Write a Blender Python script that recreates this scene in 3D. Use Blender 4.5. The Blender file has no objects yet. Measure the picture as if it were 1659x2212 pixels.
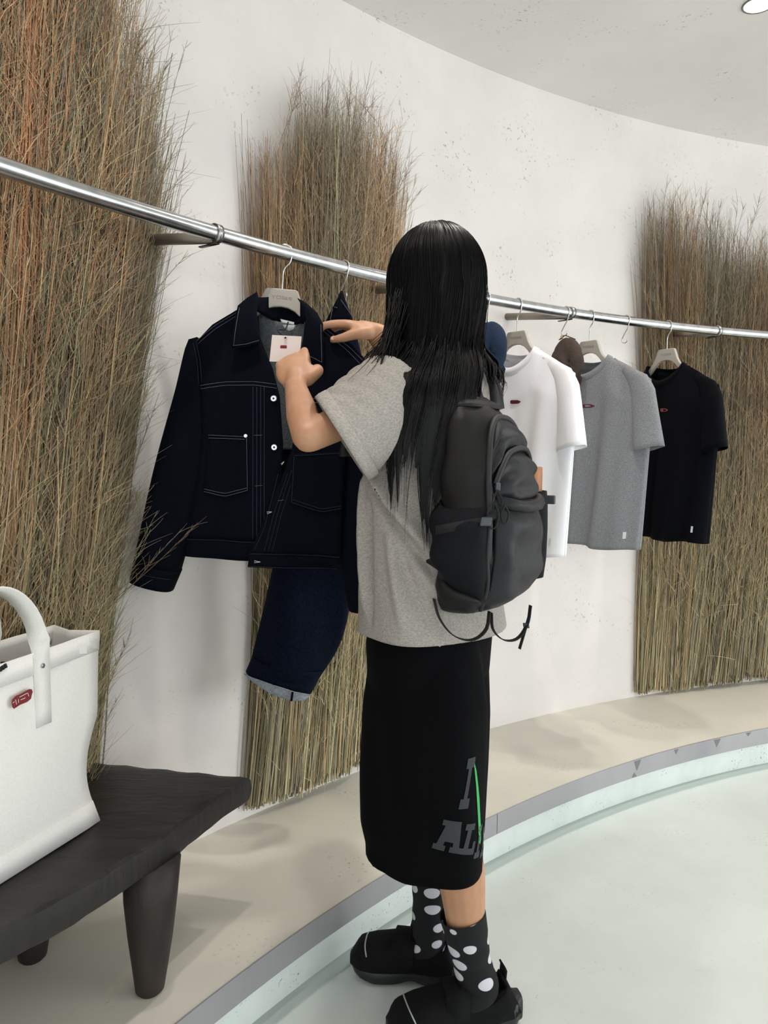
import bpy, bmesh, math, random
import numpy as np
from mathutils import Vector, Matrix, Quaternion
from mathutils.bvhtree import BVHTree
from mathutils.geometry import delaunay_2d_cdt

SC = bpy.context.scene
COL = SC.collection
PI = math.pi
V = Vector

# ------------------------------------------------------------------ camera
EYE = 1.19
PITCH, ROLL = 0.085, 0.0087
cd = bpy.data.cameras.new('camera'); cam = bpy.data.objects.new('camera', cd); COL.objects.link(cam)
cd.sensor_fit = 'VERTICAL'; cd.sensor_height = 36.0; cd.sensor_width = 27.0
cd.lens = 1660 / 2212 * 36.0
cd.clip_start = 0.05
_fw = V((0, math.cos(PITCH), -math.sin(PITCH))); _up0 = V((0, math.sin(PITCH), math.cos(PITCH))); _rt0 = V((1, 0, 0))
_rt = _rt0 * math.cos(ROLL) + _up0 * math.sin(ROLL); _up = -_rt0 * math.sin(ROLL) + _up0 * math.cos(ROLL)
m = Matrix((( _rt.x, _up.x, -_fw.x, 0), (_rt.y, _up.y, -_fw.y, 0), (_rt.z, _up.z, -_fw.z, EYE), (0, 0, 0, 1)))
cam.matrix_world = m
SC.camera = cam

# ------------------------------------------------------------------ world, light, exposure
w = bpy.data.worlds.new('daylight'); SC.world = w; w.use_nodes = True
bg = w.node_tree.nodes['Background']
bg.inputs['Color'].default_value = (0.92, 0.98, 1.0, 1); bg.inputs['Strength'].default_value = 1.9
SC.view_settings.view_transform = 'Standard'; SC.view_settings.look = 'None'
SC.view_settings.exposure = 0.10; SC.view_settings.gamma = 1.0; SC.view_settings.use_curve_mapping = False

# daylight through the shopfront glazing at the open right-hand side of the room, some five metres from the rail
al = bpy.data.lights.new('shopfront_daylight', 'AREA'); al.shape = 'RECTANGLE'; al.size = 3.4; al.size_y = 2.2; al.energy = 80; al.color = (0.90, 0.97, 1.0)
alo = bpy.data.objects.new('shopfront_daylight', al); COL.objects.link(alo); alo.location = (6.6, 0.9, 1.25)
alo.rotation_euler = (V((0.6, 2.0, 1.0)) - V(alo.location)).to_track_quat('-Z', 'Y').to_euler()

# the plan of the room: a round shop, centre CX, CY, wall radius RW
CX, CY, RW = 2.967, -0.877, 4.462
RAIL_R, RAIL_Z, PLAT_R, PLAT_Z, CEIL_Z = 4.188, 1.635, 3.98, 0.15, 2.47
def pol(deg, r, z=0.0):
    a = math.radians(deg)
    return V((CX + r * math.cos(a), CY + r * math.sin(a), z))

# ------------------------------------------------------------------ materials
def nt(name):
    m = bpy.data.materials.new(name); m.use_nodes = True
    return m, m.node_tree.nodes, m.node_tree.links, m.node_tree.nodes['Principled BSDF']
def lin(c):
    return tuple((x / 12.92 if x <= 0.04045 else ((x + 0.055) / 1.055) ** 2.4) for x in [v / 255 for v in c]) + (1,)
def mat(name, rgb, rough=0.8, metal=0.0, noise=None, bump=None, spec=0.5, sheen=0.0, coords='Object', rgb2=None, stretch=(1, 1, 1), detail=6, contrast=(0.35, 0.65)):
    """plain principled material; noise=(scale, amount or None) mixes rgb with rgb2; bump=(scale, strength, distance)"""
    m, N, L, b = nt(name)
    b.inputs['Base Color'].default_value = lin(rgb); b.inputs['Roughness'].default_value = rough
    b.inputs['Metallic'].default_value = metal; b.inputs['Specular IOR Level'].default_value = spec
    if sheen: b.inputs['Sheen Weight'].default_value = sheen; b.inputs['Sheen Roughness'].default_value = 0.5
    tc = N.new('ShaderNodeTexCoord'); mp = N.new('ShaderNodeMapping'); mp.inputs['Scale'].default_value = stretch
    L.new(tc.outputs[coords], mp.inputs[0])
    if noise:
        n = N.new('ShaderNodeTexNoise'); n.inputs['Scale'].default_value = noise; n.inputs['Detail'].default_value = detail
        L.new(mp.outputs[0], n.inputs['Vector'])
        r = N.new('ShaderNodeValToRGB'); r.color_ramp.elements[0].position = contrast[0]; r.color_ramp.elements[1].position = contrast[1]
        r.color_ramp.elements[0].color = lin(rgb); r.color_ramp.elements[1].color = lin(rgb2 or rgb)
        L.new(n.outputs['Fac'], r.inputs['Fac']); L.new(r.outputs[0], b.inputs['Base Color'])
    if bump:
        n2 = N.new('ShaderNodeTexNoise'); n2.inputs['Scale'].default_value = bump[0]; n2.inputs['Detail'].default_value = 5
        L.new(mp.outputs[0], n2.inputs['Vector'])
        bp = N.new('ShaderNodeBump'); bp.inputs['Strength'].default_value = bump[1]; bp.inputs['Distance'].default_value = bump[2]
        L.new(n2.outputs['Fac'], bp.inputs['Height']); L.new(bp.outputs[0], b.inputs['Normal'])
    return m
def plaster(name, base, cloud, speck, rough=0.9, speck_amt=0.66, scale=1.0):
    m, N, L, b = nt(name)
    b.inputs['Roughness'].default_value = rough
    tc = N.new('ShaderNodeTexCoord'); O = tc.outputs['Object']
    n1 = N.new('ShaderNodeTexNoise'); n1.inputs['Scale'].default_value = 1.7 * scale; n1.inputs['Detail'].default_value = 8; n1.inputs['Roughness'].default_value = 0.65; L.new(O, n1.inputs['Vector'])
    r1 = N.new('ShaderNodeValToRGB'); r1.color_ramp.elements[0].position = 0.38; r1.color_ramp.elements[1].position = 0.62
    r1.color_ramp.elements[0].color = lin(cloud); r1.color_ramp.elements[1].color = lin(base); L.new(n1.outputs['Fac'], r1.inputs['Fac'])
    # sparse trowel pits: fine noise gated by a patchy noise
    n2 = N.new('ShaderNodeTexNoise'); n2.inputs['Scale'].default_value = 95 * scale; n2.inputs['Detail'].default_value = 3; L.new(O, n2.inputs['Vector'])
    n3 = N.new('ShaderNodeTexNoise'); n3.inputs['Scale'].default_value = 5.5 * scale; n3.inputs['Detail'].default_value = 4; L.new(O, n3.inputs['Vector'])
    s2 = N.new('ShaderNodeMapRange'); s2.inputs['From Min'].default_value = 0.62; s2.inputs['From Max'].default_value = 0.70; L.new(n2.outputs['Fac'], s2.inputs['Value'])
    s3 = N.new('ShaderNodeMapRange'); s3.inputs['From Min'].default_value = 0.52; s3.inputs['From Max'].default_value = speck_amt; L.new(n3.outputs['Fac'], s3.inputs['Value'])
    mu = N.new('ShaderNodeMath'); mu.operation = 'MULTIPLY'; L.new(s2.outputs[0], mu.inputs[0]); L.new(s3.outputs[0], mu.inputs[1])
    mx = N.new('ShaderNodeMix'); mx.data_type = 'RGBA'; L.new(mu.outputs[0], mx.inputs['Factor']); L.new(r1.outputs[0], mx.inputs['A']); mx.inputs['B'].default_value = lin(speck)
    L.new(mx.outputs['Result'], b.inputs['Base Color'])
    bp = N.new('ShaderNodeBump'); bp.inputs['Strength'].default_value = 0.25; bp.inputs['Distance'].default_value = 0.004
    n4 = N.new('ShaderNodeTexNoise'); n4.inputs['Scale'].default_value = 9 * scale; n4.inputs['Detail'].default_value = 9; L.new(O, n4.inputs['Vector'])
    L.new(n4.outputs['Fac'], bp.inputs['Height']); L.new(bp.outputs[0], b.inputs['Normal'])
    return m
def attr_mat(name, rough=0.85, spec=0.3):
    m, N, L, b = nt(name)
    a = N.new('ShaderNodeAttribute'); a.attribute_name = 'Col'
    L.new(a.outputs['Color'], b.inputs['Base Color']); b.inputs['Roughness'].default_value = rough; b.inputs['Specular IOR Level'].default_value = spec
    return m
def weave(name, rgb, rgb2, rough=0.9, scale=900, bumpd=0.0006, heather=0, sheen=0.0, stretch=(1, 1, 1), spec=0.25):
    """cloth: fine weave relief; heather>0 mixes two yarn colours on fine noise; streak = broad mottling colour"""
    m, N, L, b = nt(name)
    b.inputs['Roughness'].default_value = rough; b.inputs['Specular IOR Level'].default_value = spec
    if sheen: b.inputs['Sheen Weight'].default_value = sheen; b.inputs['Sheen Roughness'].default_value = 0.4
    tc = N.new('ShaderNodeTexCoord'); mp = N.new('ShaderNodeMapping'); mp.inputs['Scale'].default_value = stretch; L.new(tc.outputs['Object'], mp.inputs[0])
    n = N.new('ShaderNodeTexNoise'); n.inputs['Scale'].default_value = heather or scale * 0.3; n.inputs['Detail'].default_value = 4; L.new(mp.outputs[0], n.inputs['Vector'])
    r = N.new('ShaderNodeValToRGB'); r.color_ramp.elements[0].position = 0.36; r.color_ramp.elements[1].position = 0.64
    r.color_ramp.elements[0].color = lin(rgb); r.color_ramp.elements[1].color = lin(rgb2); L.new(n.outputs['Fac'], r.inputs['Fac'])
    L.new(r.outputs[0], b.inputs['Base Color'])
    n2 = N.new('ShaderNodeTexNoise'); n2.inputs['Scale'].default_value = scale; n2.inputs['Detail'].default_value = 2; L.new(mp.outputs[0], n2.inputs['Vector'])
    bp = N.new('ShaderNodeBump'); bp.inputs['Strength'].default_value = 0.3; bp.inputs['Distance'].default_value = bumpd
    L.new(n2.outputs['Fac'], bp.inputs['Height']); L.new(bp.outputs[0], b.inputs['Normal'])
    return m

M = {}
M['wall'] = plaster('wall_plaster', (236, 229, 225), (225, 219, 215), (180, 174, 170))
M['ceiling'] = plaster('ceiling_plaster', (240, 235, 231), (233, 229, 225), (150, 146, 143), speck_amt=0.72)
M['floor'] = plaster('floor_microcement', (226, 231, 227), (214, 220, 215), (160, 160, 152), rough=0.34, speck_amt=0.78)
M['platform'] = plaster('platform_microcement', (228, 222, 208), (219, 214, 202), (165, 158, 145), rough=0.55, speck_amt=0.8)
M['riser'] = plaster('riser_plaster', (226, 232, 228), (208, 216, 211), (140, 144, 138), speck_amt=0.6, scale=1.6)
M['fascia'] = mat('brushed_fascia', (172, 170, 172), 0.42, 0.35, noise=2.2, rgb2=(152, 151, 154), bump=(60, 0.06, 0.001), stretch=(1, 1, 0.5))
M['fascia_patch'] = mat('fascia_patch', (122, 122, 124), 0.5, 0.3)
M['steel'] = mat('brushed_steel', (196, 197, 198), 0.24, 1.0, noise=30, rgb2=(172, 173, 175), stretch=(1, 1, 1), bump=(300, 0.05, 0.0004))
M['arm_steel'] = mat('bracket_steel', (150, 143, 132), 0.45, 0.85)
M['dark_ring'] = mat('dark_ring', (70, 68, 66), 0.4, 0.9)
M['hook'] = mat('hook_wire', (205, 203, 200), 0.22, 1.0)
M['hanger'] = mat('hanger_greige', (178, 170, 160), 0.5, noise=14, rgb2=(172, 164, 154))
M['hanger_text'] = mat('hanger_lettering', (142, 134, 125), 0.5)
M['wood'] = mat('ebonised_wood', (23, 20, 20), 0.5, noise=7, rgb2=(36, 31, 30), stretch=(1, 5, 1), bump=(18, 0.5, 0.003), spec=0.45)
M['wood_leg'] = mat('ebonised_leg', (28, 22, 20), 0.6, noise=9, rgb2=(46, 37, 33), stretch=(4, 4, 0.8), bump=(22, 0.4, 0.002))
M['canvas'] = weave('ecru_canvas', (234, 231, 226), (227, 223, 217), scale=1400, bumpd=0.0005)
M['canvas_in'] = weave('canvas_inside', (214, 208, 198), (206, 200, 190), scale=1400)
M['cord'] = mat('dark_cord', (28, 26, 34), 0.8)
M['rivet'] = mat('rivet', (130, 132, 138), 0.35, 0.9)
M['red'] = mat('red_print', (128, 30, 34), 0.7, noise=160, rgb2=(104, 22, 28))
M['white_print'] = mat('white_print', (225, 220, 215), 0.8)
M['dark_red'] = mat('dark_red_patch', (118, 28, 40), 0.75, noise=400, rgb2=(60, 20, 40))
M['salmon'] = mat('salmon_patch', (170, 78, 72), 0.75, noise=400, rgb2=(120, 52, 60))
M['tee_white'] = weave('white_jersey', (246, 245, 248), (243, 241, 245), scale=1500, bumpd=0.0003)
M['tee_grey'] = weave('grey_marl_jersey', (118, 119, 122), (146, 147, 150), heather=260, scale=1500, bumpd=0.0003, stretch=(1, 1, 2.2))
M['tee_black'] = weave('black_jersey', (4, 5, 10), (6, 7, 13), spec=0.12, scale=1500, bumpd=0.0003)
M['denim'] = weave('raw_denim', (4, 6, 14), (9, 13, 25), spec=0.1, heather=420, scale=1300, bumpd=0.0004, stretch=(1, 1, 0.7))
M['denim_jeans'] = weave('jeans_denim', (6, 10, 22), (16, 24, 42), spec=0.1, heather=380, scale=1300, bumpd=0.0004, stretch=(1.4, 1.4, 0.4))
M['denim_in'] = weave('denim_inside', (84, 90, 93), (112, 118, 120), heather=300, scale=1300)
M['selvedge'] = weave('selvedge_grey', (132, 138, 146), (158, 163, 170), heather=200, scale=1300)
M['stitch'] = mat('pale_thread', (96, 102, 114), 0.9)
M['stitch_dim'] = mat('blue_thread', (34, 42, 62), 0.9)
M['button'] = mat('nickel_button', (205, 205, 203), 0.28, 0.9)
M['button_dark'] = mat('button_centre', (60, 58, 58), 0.5, 0.8)
M['paper'] = mat('tag_card', (222, 206, 200), 0.75)
M['label_white'] = mat('woven_label', (214, 216, 218), 0.8)
M['lamp'] = None

def link(o, parent=None):
    COL.objects.link(o)
    if parent is not None: o.parent = parent
    return o
def tag(o, label, cat, group=None):
    o['label'] = label; o['category'] = cat
    if group: o['group'] = group
    return o
def empty(name, loc, label=None, cat=None, group=None):
    o = bpy.data.objects.new(name, None); o.empty_display_size = 0.05; COL.objects.link(o); o.location = loc
    o['_w'] = 0; del o['_w']
    if label: tag(o, label, cat, group)
    return o
def mesh(name, verts, faces, material, parent=None, smooth=True, world=True):
    """verts in world coordinates; under a parent they are stored relative to its location (parents are never rotated)"""
    me = bpy.data.meshes.new(name)
    off = V((0, 0, 0))
    p = parent
    while p is not None:
        off = off + p.location; p = p.parent
    me.from_pydata([tuple(V(v) - off) for v in verts], [], [tuple(f) for f in faces])
    if smooth:
        me.polygons.foreach_set('use_smooth', [True] * len(me.polygons))
    me.materials.append(material); me.update()
    o = bpy.data.objects.new(name, me)
    return link(o, parent)
def root_offset(parent):
    off = V((0, 0, 0)); p = parent
    while p is not None:
        off = off + p.location; p = p.parent
    return off
def np_mesh(name, co, faces, material, parent=None, col=None, smooth=True):
    """large meshes: co (n,3) world, faces (m,4) int"""
    me = bpy.data.meshes.new(name)
    off = np.array(root_offset(parent))
    n, k = len(co), len(faces)
    me.vertices.add(n); me.vertices.foreach_set('co', (co - off).astype(np.float32).ravel())
    w_ = faces.shape[1]
    me.loops.add(k * w_); me.loops.foreach_set('vertex_index', faces.astype(np.int32).ravel())
    me.polygons.add(k); me.polygons.foreach_set('loop_start', np.arange(0, k * w_, w_, dtype=np.int32))
    if smooth: me.polygons.foreach_set('use_smooth', np.ones(k, dtype=bool))
    me.update(calc_edges=True); me.validate()
    if col is not None:
        a = me.color_attributes.new('Col', 'FLOAT_COLOR', 'POINT')
        c4 = np.ones((n, 4), np.float32); c4[:, :3] = col
        a.data.foreach_set('color', c4.ravel())
    me.materials.append(material)
    return link(bpy.data.objects.new(name, me), parent)
def box_v(x0, x1, y0, y1, z0, z1):
    v = [(x, y, z) for z in (z0, z1) for y in (y0, y1) for x in (x0, x1)]
    f = [(0, 2, 3, 1), (4, 5, 7, 6), (0, 1, 5, 4), (2, 6, 7, 3), (0, 4, 6, 2), (1, 3, 7, 5)]
    return v, f
def bevel(o, w, seg=2):
    b = o.modifiers.new('bevel', 'BEVEL'); b.width = w; b.segments = seg; b.limit_method = 'ANGLE'; b.angle_limit = math.radians(35); return o
def solid(o, t, off=0.0):
    s = o.modifiers.new('solid', 'SOLIDIFY'); s.thickness = t; s.offset = off; return o
def subsurf(o, n=1):
    s = o.modifiers.new('sub', 'SUBSURF'); s.levels = n; s.render_levels = n; return o
def resample(pts, n):
    P = np.array([tuple(p) for p in pts], float)
    d = np.r_[0, np.cumsum(np.linalg.norm(np.diff(P, axis=0), axis=1))]
    t = np.linspace(0, d[-1], n)
    return np.stack([np.interp(t, d, P[:, i]) for i in range(P.shape[1])], 1)
def smoothpath(pts, n):
    """Catmull-Rom through the points, n samples"""
    P = np.array([tuple(p) for p in pts], float)
    if len(P) < 3: return resample(P, n)
    Q = np.vstack([2 * P[0] - P[1], P, 2 * P[-1] - P[-2]])
    out = []
    for i in range(len(P) - 1):
        p0, p1, p2, p3 = Q[i], Q[i + 1], Q[i + 2], Q[i + 3]
        for t in np.linspace(0, 1, 10, endpoint=False):
            out.append(0.5 * ((2 * p1) + (-p0 + p2) * t + (2 * p0 - 5 * p1 + 4 * p2 - p3) * t * t + (-p0 + 3 * p1 - 3 * p2 + p3) * t ** 3))
    out.append(P[-1])
    return resample(out, n)
def frames(P):
    P = np.array(P, float); T = np.gradient(P, axis=0); T /= np.linalg.norm(T, axis=1)[:, None] + 1e-12
    ref = np.array([0, 0, 1.0]) if abs(T[0][2]) < 0.9 else np.array([1.0, 0, 0])
    u = np.cross(T[0], ref); u /= np.linalg.norm(u); U = []; W = []
    for t in T:
        u = u - t * np.dot(u, t); u /= np.linalg.norm(u) + 1e-12
        U.append(u); W.append(np.cross(t, u))
    return P, T, np.array(U), np.array(W)
def tube_vf(path, rad, sides=8, caps=True, flat=None, ref=None, closed=False):
    """tube along path; rad number or list; flat=(a,b) multiplies the two cross axes; ref = direction the 'a' axis follows"""
    P, T, U, W = frames(path)
    n = len(P); R = np.full(n, rad, float) if np.isscalar(rad) else np.interp(np.linspace(0, 1, n), np.linspace(0, 1, len(rad)), rad)
    if ref is not None:
        r = np.array(ref, float)
        for i in range(n):
            rr = r[i] if r.ndim == 2 else r
            u = rr - T[i] * np.dot(rr, T[i]); U[i] = u / (np.linalg.norm(u) + 1e-12); W[i] = np.cross(T[i], U[i])
    a, b = flat or (1, 1)
    vs, fs = [], []
    for i in range(n):
        for k in range(sides):
            an = 2 * PI * k / sides
            vs.append(tuple(P[i] + R[i] * (a * math.cos(an) * U[i] + b * math.sin(an) * W[i])))
    m_ = n if closed else n - 1
    for i in range(m_):
        j = (i + 1) % n
        for k in range(sides):
            k2 = (k + 1) % sides
            fs.append((i * sides + k, i * sides + k2, j * sides + k2, j * sides + k))
    if caps and not closed:
        fs.append(tuple(range(sides))[::-1]); fs.append(tuple((n - 1) * sides + k for k in range(sides)))
    return vs, fs
def tube(name, path, rad, material, parent=None, sides=8, **kw):
    v, f = tube_vf(path, rad, sides, **kw)
    return mesh(name, v, f, material, parent)
def join_vf(*parts):
    vs, fs = [], []
    for v, f in parts:
        o = len(vs); vs += list(v); fs += [tuple(i + o for i in q) for q in f]
    return vs, fs
def strands(P, R, sides=3):
    """P (N,M,3), R (N,M) -> co, quads, all at once"""
    N, Mm, _ = P.shape
    T = np.gradient(P, axis=1); T /= np.linalg.norm(T, axis=2, keepdims=True) + 1e-12
    ref = np.zeros_like(T); ref[..., 0] = 0.83; ref[..., 1] = 0.55
    U = np.cross(T, ref); U /= np.linalg.norm(U, axis=2, keepdims=True) + 1e-12
    W = np.cross(T, U)
    an = np.arange(sides) * 2 * PI / sides
    co = P[:, :, None, :] + R[:, :, None, None] * (np.cos(an)[None, None, :, None] * U[:, :, None, :] + np.sin(an)[None, None, :, None] * W[:, :, None, :])
    idx = np.arange(N * Mm * sides).reshape(N, Mm, sides)
    a = idx[:, :-1, :]; b = np.roll(a, -1, axis=2); d = idx[:, 1:, :]; c = np.roll(d, -1, axis=2)
    F = np.stack([a, b, c, d], -1).reshape(-1, 4)
    return co.reshape(-1, 3), F
def lathe_vf(prof, n=24, axis_o=(0, 0, 0)):
    vs, fs = [], []
    for r, z in prof:
        for k in range(n):
            a = 2 * PI * k / n; vs.append((axis_o[0] + r * math.cos(a), axis_o[1] + r * math.sin(a), axis_o[2] + z))
    for i in range(len(prof) - 1):
        for k in range(n):
            k2 = (k + 1) % n; fs.append((i * n + k, i * n + k2, (i + 1) * n + k2, (i + 1) * n + k))
    fs.append(tuple(range(n))[::-1]); fs.append(tuple((len(prof) - 1) * n + k for k in range(n)))
    return vs, fs
def poly_panel_2d(outline, step):
    """triangulated polygon with an inner grid -> list of 2D points, faces"""
    o = [tuple(p) for p in outline]
    n_b = []
    for i in range(len(o)):
        a, b = o[i], o[(i + 1) % len(o)]
        d = math.hypot(b[0] - a[0], b[1] - a[1]); k = max(1, int(d / step))
        for j in range(k): n_b.append((a[0] + (b[0] - a[0]) * j / k, a[1] + (b[1] - a[1]) * j / k))
    def inside(x, y):
        c = False; n = len(n_b)
        for i in range(n):
            x1, y1 = n_b[i]; x2, y2 = n_b[(i + 1) % n]
            if (y1 > y) != (y2 > y) and x < (x2 - x1) * (y - y1) / (y2 - y1) + x1: c = not c
        return c
    xs = [p[0] for p in n_b]; ys = [p[1] for p in n_b]
    B = np.array(n_b); pts = [V(p) for p in n_b]; edges = [(i, (i + 1) % len(n_b)) for i in range(len(n_b))]
    y = min(ys) + step * 0.5; row = 0
    while y < max(ys):
        x = min(xs) + step * (0.5 if row % 2 else 1.0)
        while x < max(xs):
            if inside(x, y) and np.min((B[:, 0] - x) ** 2 + (B[:, 1] - y) ** 2) > (step * 0.55) ** 2: pts.append(V((x, y)))
            x += step
        y += step * 0.87; row += 1
    r = delaunay_2d_cdt(pts, edges, [list(range(len(n_b)))], 1, 1e-7)
    return [tuple(p) for p in r[0]], [tuple(f) for f in r[2]]
def text_vf(s, size, shear=0.0):
    """lettering with Blender's built-in font -> flat verts (x, y), faces"""
    c = bpy.data.curves.new('txt', 'FONT'); c.body = s; c.size = size; c.align_x = 'LEFT'; c.resolution_u = 3
    o = bpy.data.objects.new('txt', c); COL.objects.link(o)
    dg = bpy.context.evaluated_depsgraph_get(); me = bpy.data.meshes.new_from_object(o.evaluated_get(dg))
    vs = [(v.co.x + shear * v.co.y, v.co.y) for v in me.vertices]; fs = [tuple(p.vertices) for p in me.polygons]
    bpy.data.objects.remove(o); bpy.data.curves.remove(c); bpy.data.meshes.remove(me)
    return vs, fs

# ------------------------------------------------------------------ room shell
def arc_wall(name, r0, r1, z0, z1, a0, a1, n, material, zfun=None):
    """closed ring segment between radii r0 < r1 and heights z0 < z1"""
    vs, fs = [], []
    for i in range(n + 1):
        a = a0 + (a1 - a0) * i / n
        for r, z in ((r0, z0), (r1, z0), (r1, z1), (r0, z1)): vs.append(pol(a, r, z))
    for i in range(n):
        for k in range(4):
            k2 = (k + 1) % 4; fs.append((i * 4 + k, (i + 1) * 4 + k, (i + 1) * 4 + k2, i * 4 + k2))
    fs += [(0, 1, 2, 3), tuple(n * 4 + k for k in (3, 2, 1, 0))]
    o = mesh(name, vs, fs, material, smooth=False)
    bm = bmesh.new(); bm.from_mesh(o.data); bmesh.ops.recalc_face_normals(bm, faces=bm.faces); bm.to_mesh(o.data); bm.free()
    o['kind'] = 'structure'
    return o
WALL_A0, WALL_A1 = 62, 192
arc_wall('wall_back', RW, RW + 0.15, 0, CEIL_Z + 0.1, WALL_A0, WALL_A1, 288, M['wall'])
# floor and ceiling discs
def disc(name, r, z0, z1, material):
    n = 160; vs = [pol(360 * i / n, r, z) for z in (z0, z1) for i in range(n)]
    fs = [tuple(range(n))[::-1], tuple(range(n, 2 * n))] + [(i, (i + 1) % n, n + (i + 1) % n, n + i) for i in range(n)]
    o = mesh(name, vs, fs, material, smooth=False); o['kind'] = 'structure'; return o
disc('floor', RW + 0.6, -0.12, 0.0, M['floor'])
disc('ceiling', RW + 0.12, CEIL_Z, CEIL_Z + 0.12, M['ceiling'])
# the low curved platform along the wall: slab with metal edge, plaster riser set back below it
arc_wall('platform', PLAT_R + 0.004, RW, 0.095, PLAT_Z, WALL_A0, WALL_A1, 288, M['platform'])
arc_wall('platform_riser', PLAT_R + 0.022, RW, 0.0, 0.095, WALL_A0, WALL_A1, 288, M['riser'])
fas = empty('trim_1', pol(126, PLAT_R, 0.1)); fas['kind'] = 'structure'
seams = [WALL_A0, 84.0, 107.6, 107.9, 131.5, 155.0, WALL_A1]
for a0, a1 in zip(seams[:-1], seams[1:]):
    vs, fs = [], []
    n = max(2, int((a1 - a0) * 2)); g = 0.02
    for i in range(n + 1):
        a = a0 + g + (a1 - a0 - 2 * g) * i / n
        for r, z in ((PLAT_R, 0.092), (PLAT_R + 0.004, 0.092), (PLAT_R + 0.004, PLAT_Z + 0.0015), (PLAT_R, PLAT_Z + 0.0015)): vs.append(pol(a, r, z))
    for i in range(n):
        for k in range(4):
            k2 = (k + 1) % 4; fs.append((i * 4 + k, i * 4 + k2, (i + 1) * 4 + k2, (i + 1) * 4 + k))
    fs += [(3, 2, 1, 0), tuple(n * 4 + k for k in range(4))]
    mesh('fascia_panel', vs, fs, M['fascia'], fas, smooth=False)
# darker smudged triangles on the metal edge
for a, wd, hh, up in ((122.0, 0.5, 0.035, 1), (119.2, 0.35, 0.018, 1), (116.2, 0.5, 0.03, 1), (113.9, 0.4, 0.014, 1), (122.2, 0.35, 0.016, 0), (108.5, 1.2, 0.05, 1)):
    z1, z0 = (PLAT_Z - 0.002, PLAT_Z - 0.002 - hh) if up else (0.094, 0.094 + hh)
    r = PLAT_R - 0.0006
    mesh('fascia_patch', [pol(a + wd / 2, r, z1), pol(a - wd / 2, r, z1), pol(a + wd * 0.05, r, z0)], [(0, 1, 2)], M['fascia_patch'], fas, smooth=False)
# thin flat baseboard strip of darker cement where riser meets floor
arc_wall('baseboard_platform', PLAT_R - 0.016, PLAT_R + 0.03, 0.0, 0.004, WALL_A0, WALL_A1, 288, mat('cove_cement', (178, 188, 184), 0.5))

# recessed downlights
M['lamp'], N_, L_, b_ = nt('lamp_glow')
b_.inputs['Emission Color'].default_value = (1.0, 0.93, 0.86, 1); b_.inputs['Emission Strength'].default_value = 14
M['lamp_rim'] = mat('lamp_rim', (120, 118, 116), 0.5)
def downlight(deg, r, label, watts):
    p = pol(deg, r, CEIL_Z)
    e = empty('downlight', p, label, 'lamp', 'recessed downlights in the ceiling')
    v, f = lathe_vf([(0.040, -0.0005), (0.046, -0.0005), (0.046, -0.003), (0.040, -0.003)], 32, p)
    mesh('rim', v, f[:-2] + [(i + 96, (i + 1) % 32 + 96, (i + 1) % 32, i) for i in range(32)], M['lamp_rim'], e)
    v, f = lathe_vf([(0.0395, -0.0004), (0.0395, -0.0022)], 32, p)
    mesh('lens', v, f, M['lamp'], e)
    ld = bpy.data.lights.new('downlight_beam', 'SPOT'); ld.energy = watts; ld.color = (1.0, 0.93, 0.87); ld.spot_size = math.radians(115); ld.spot_blend = 0.9; ld.shadow_soft_size = 0.03
    lo = bpy.data.objects.new('downlight_beam', ld); link(lo, e); lo.location = (0, 0, -0.012)
    return e
downlight(120.6, 3.73, 'round white recessed downlight in the ceiling above the black T-shirt', 26)
downlight(132.7, 3.86, 'round white recessed downlight in the ceiling above the denim jacket', 26)
downlight(146.0, 3.85, 'round white recessed downlight in the ceiling above the dark bench', 24)
downlight(106.0, 3.73, 'round white recessed downlight in the ceiling past the far grass bundle', 26)

# ------------------------------------------------------------------ clothes rail
rail = empty('clothes_rail', pol(128, RAIL_R, RAIL_Z), 'long curved brushed steel clothes rail held off the wall by arms', 'rail')
tube('rail_tube', [pol(160 - 85 * i / 190, RAIL_R, RAIL_Z) for i in range(191)], 0.0162, M['steel'], rail, sides=20)
for a in (142.6, 133.3, 124.25, 114.2, 104.9, 95.6, 86.3, 77.0, 152.0):
    p0, p1 = pol(a + 0.35, RW + 0.01, RAIL_Z + 0.022), pol(a, RAIL_R + 0.004, RAIL_Z - 0.008)
    br = empty('bracket', p1, None); br.parent = rail; br.location = p1 - rail.location
    tube('support_arm', [p0, p1], 0.0125, M['arm_steel'], br, sides=16)
    vs, fs = [], []
    prof = [(0.0164, -0.007), (0.0200, -0.007), (0.0200, 0.007), (0.0164, 0.007)]
    c = pol(a, RAIL_R, RAIL_Z); rad = (pol(a, 1) - pol(a, 0)).normalized(); tan = V((-rad.y, rad.x, 0))
    for k in range(24):
        an = 2 * PI * k / 24
        for r, t in prof: vs.append(c + tan * t + rad * (r * math.cos(an)) + V((0, 0, r * math.sin(an))))
    for k in range(24):
        for q in range(4):
            k2, q2 = (k + 1) % 24, (q + 1) % 4; fs.append((k * 4 + q, k * 4 + q2, k2 * 4 + q2, k2 * 4 + q))
    mesh('ring_clamp', vs, fs, M['steel'], br)
    v, f = tube_vf([c + V((0, 0, -0.021)) + rad * 0.05, c + V((0, 0, -0.021)) - rad * 0.004], 0.007, 8, flat=(1.0, 0.28), ref=tuple(tan))
    mesh('clamp_plate', v, f, M['dark_ring'], br)

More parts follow.
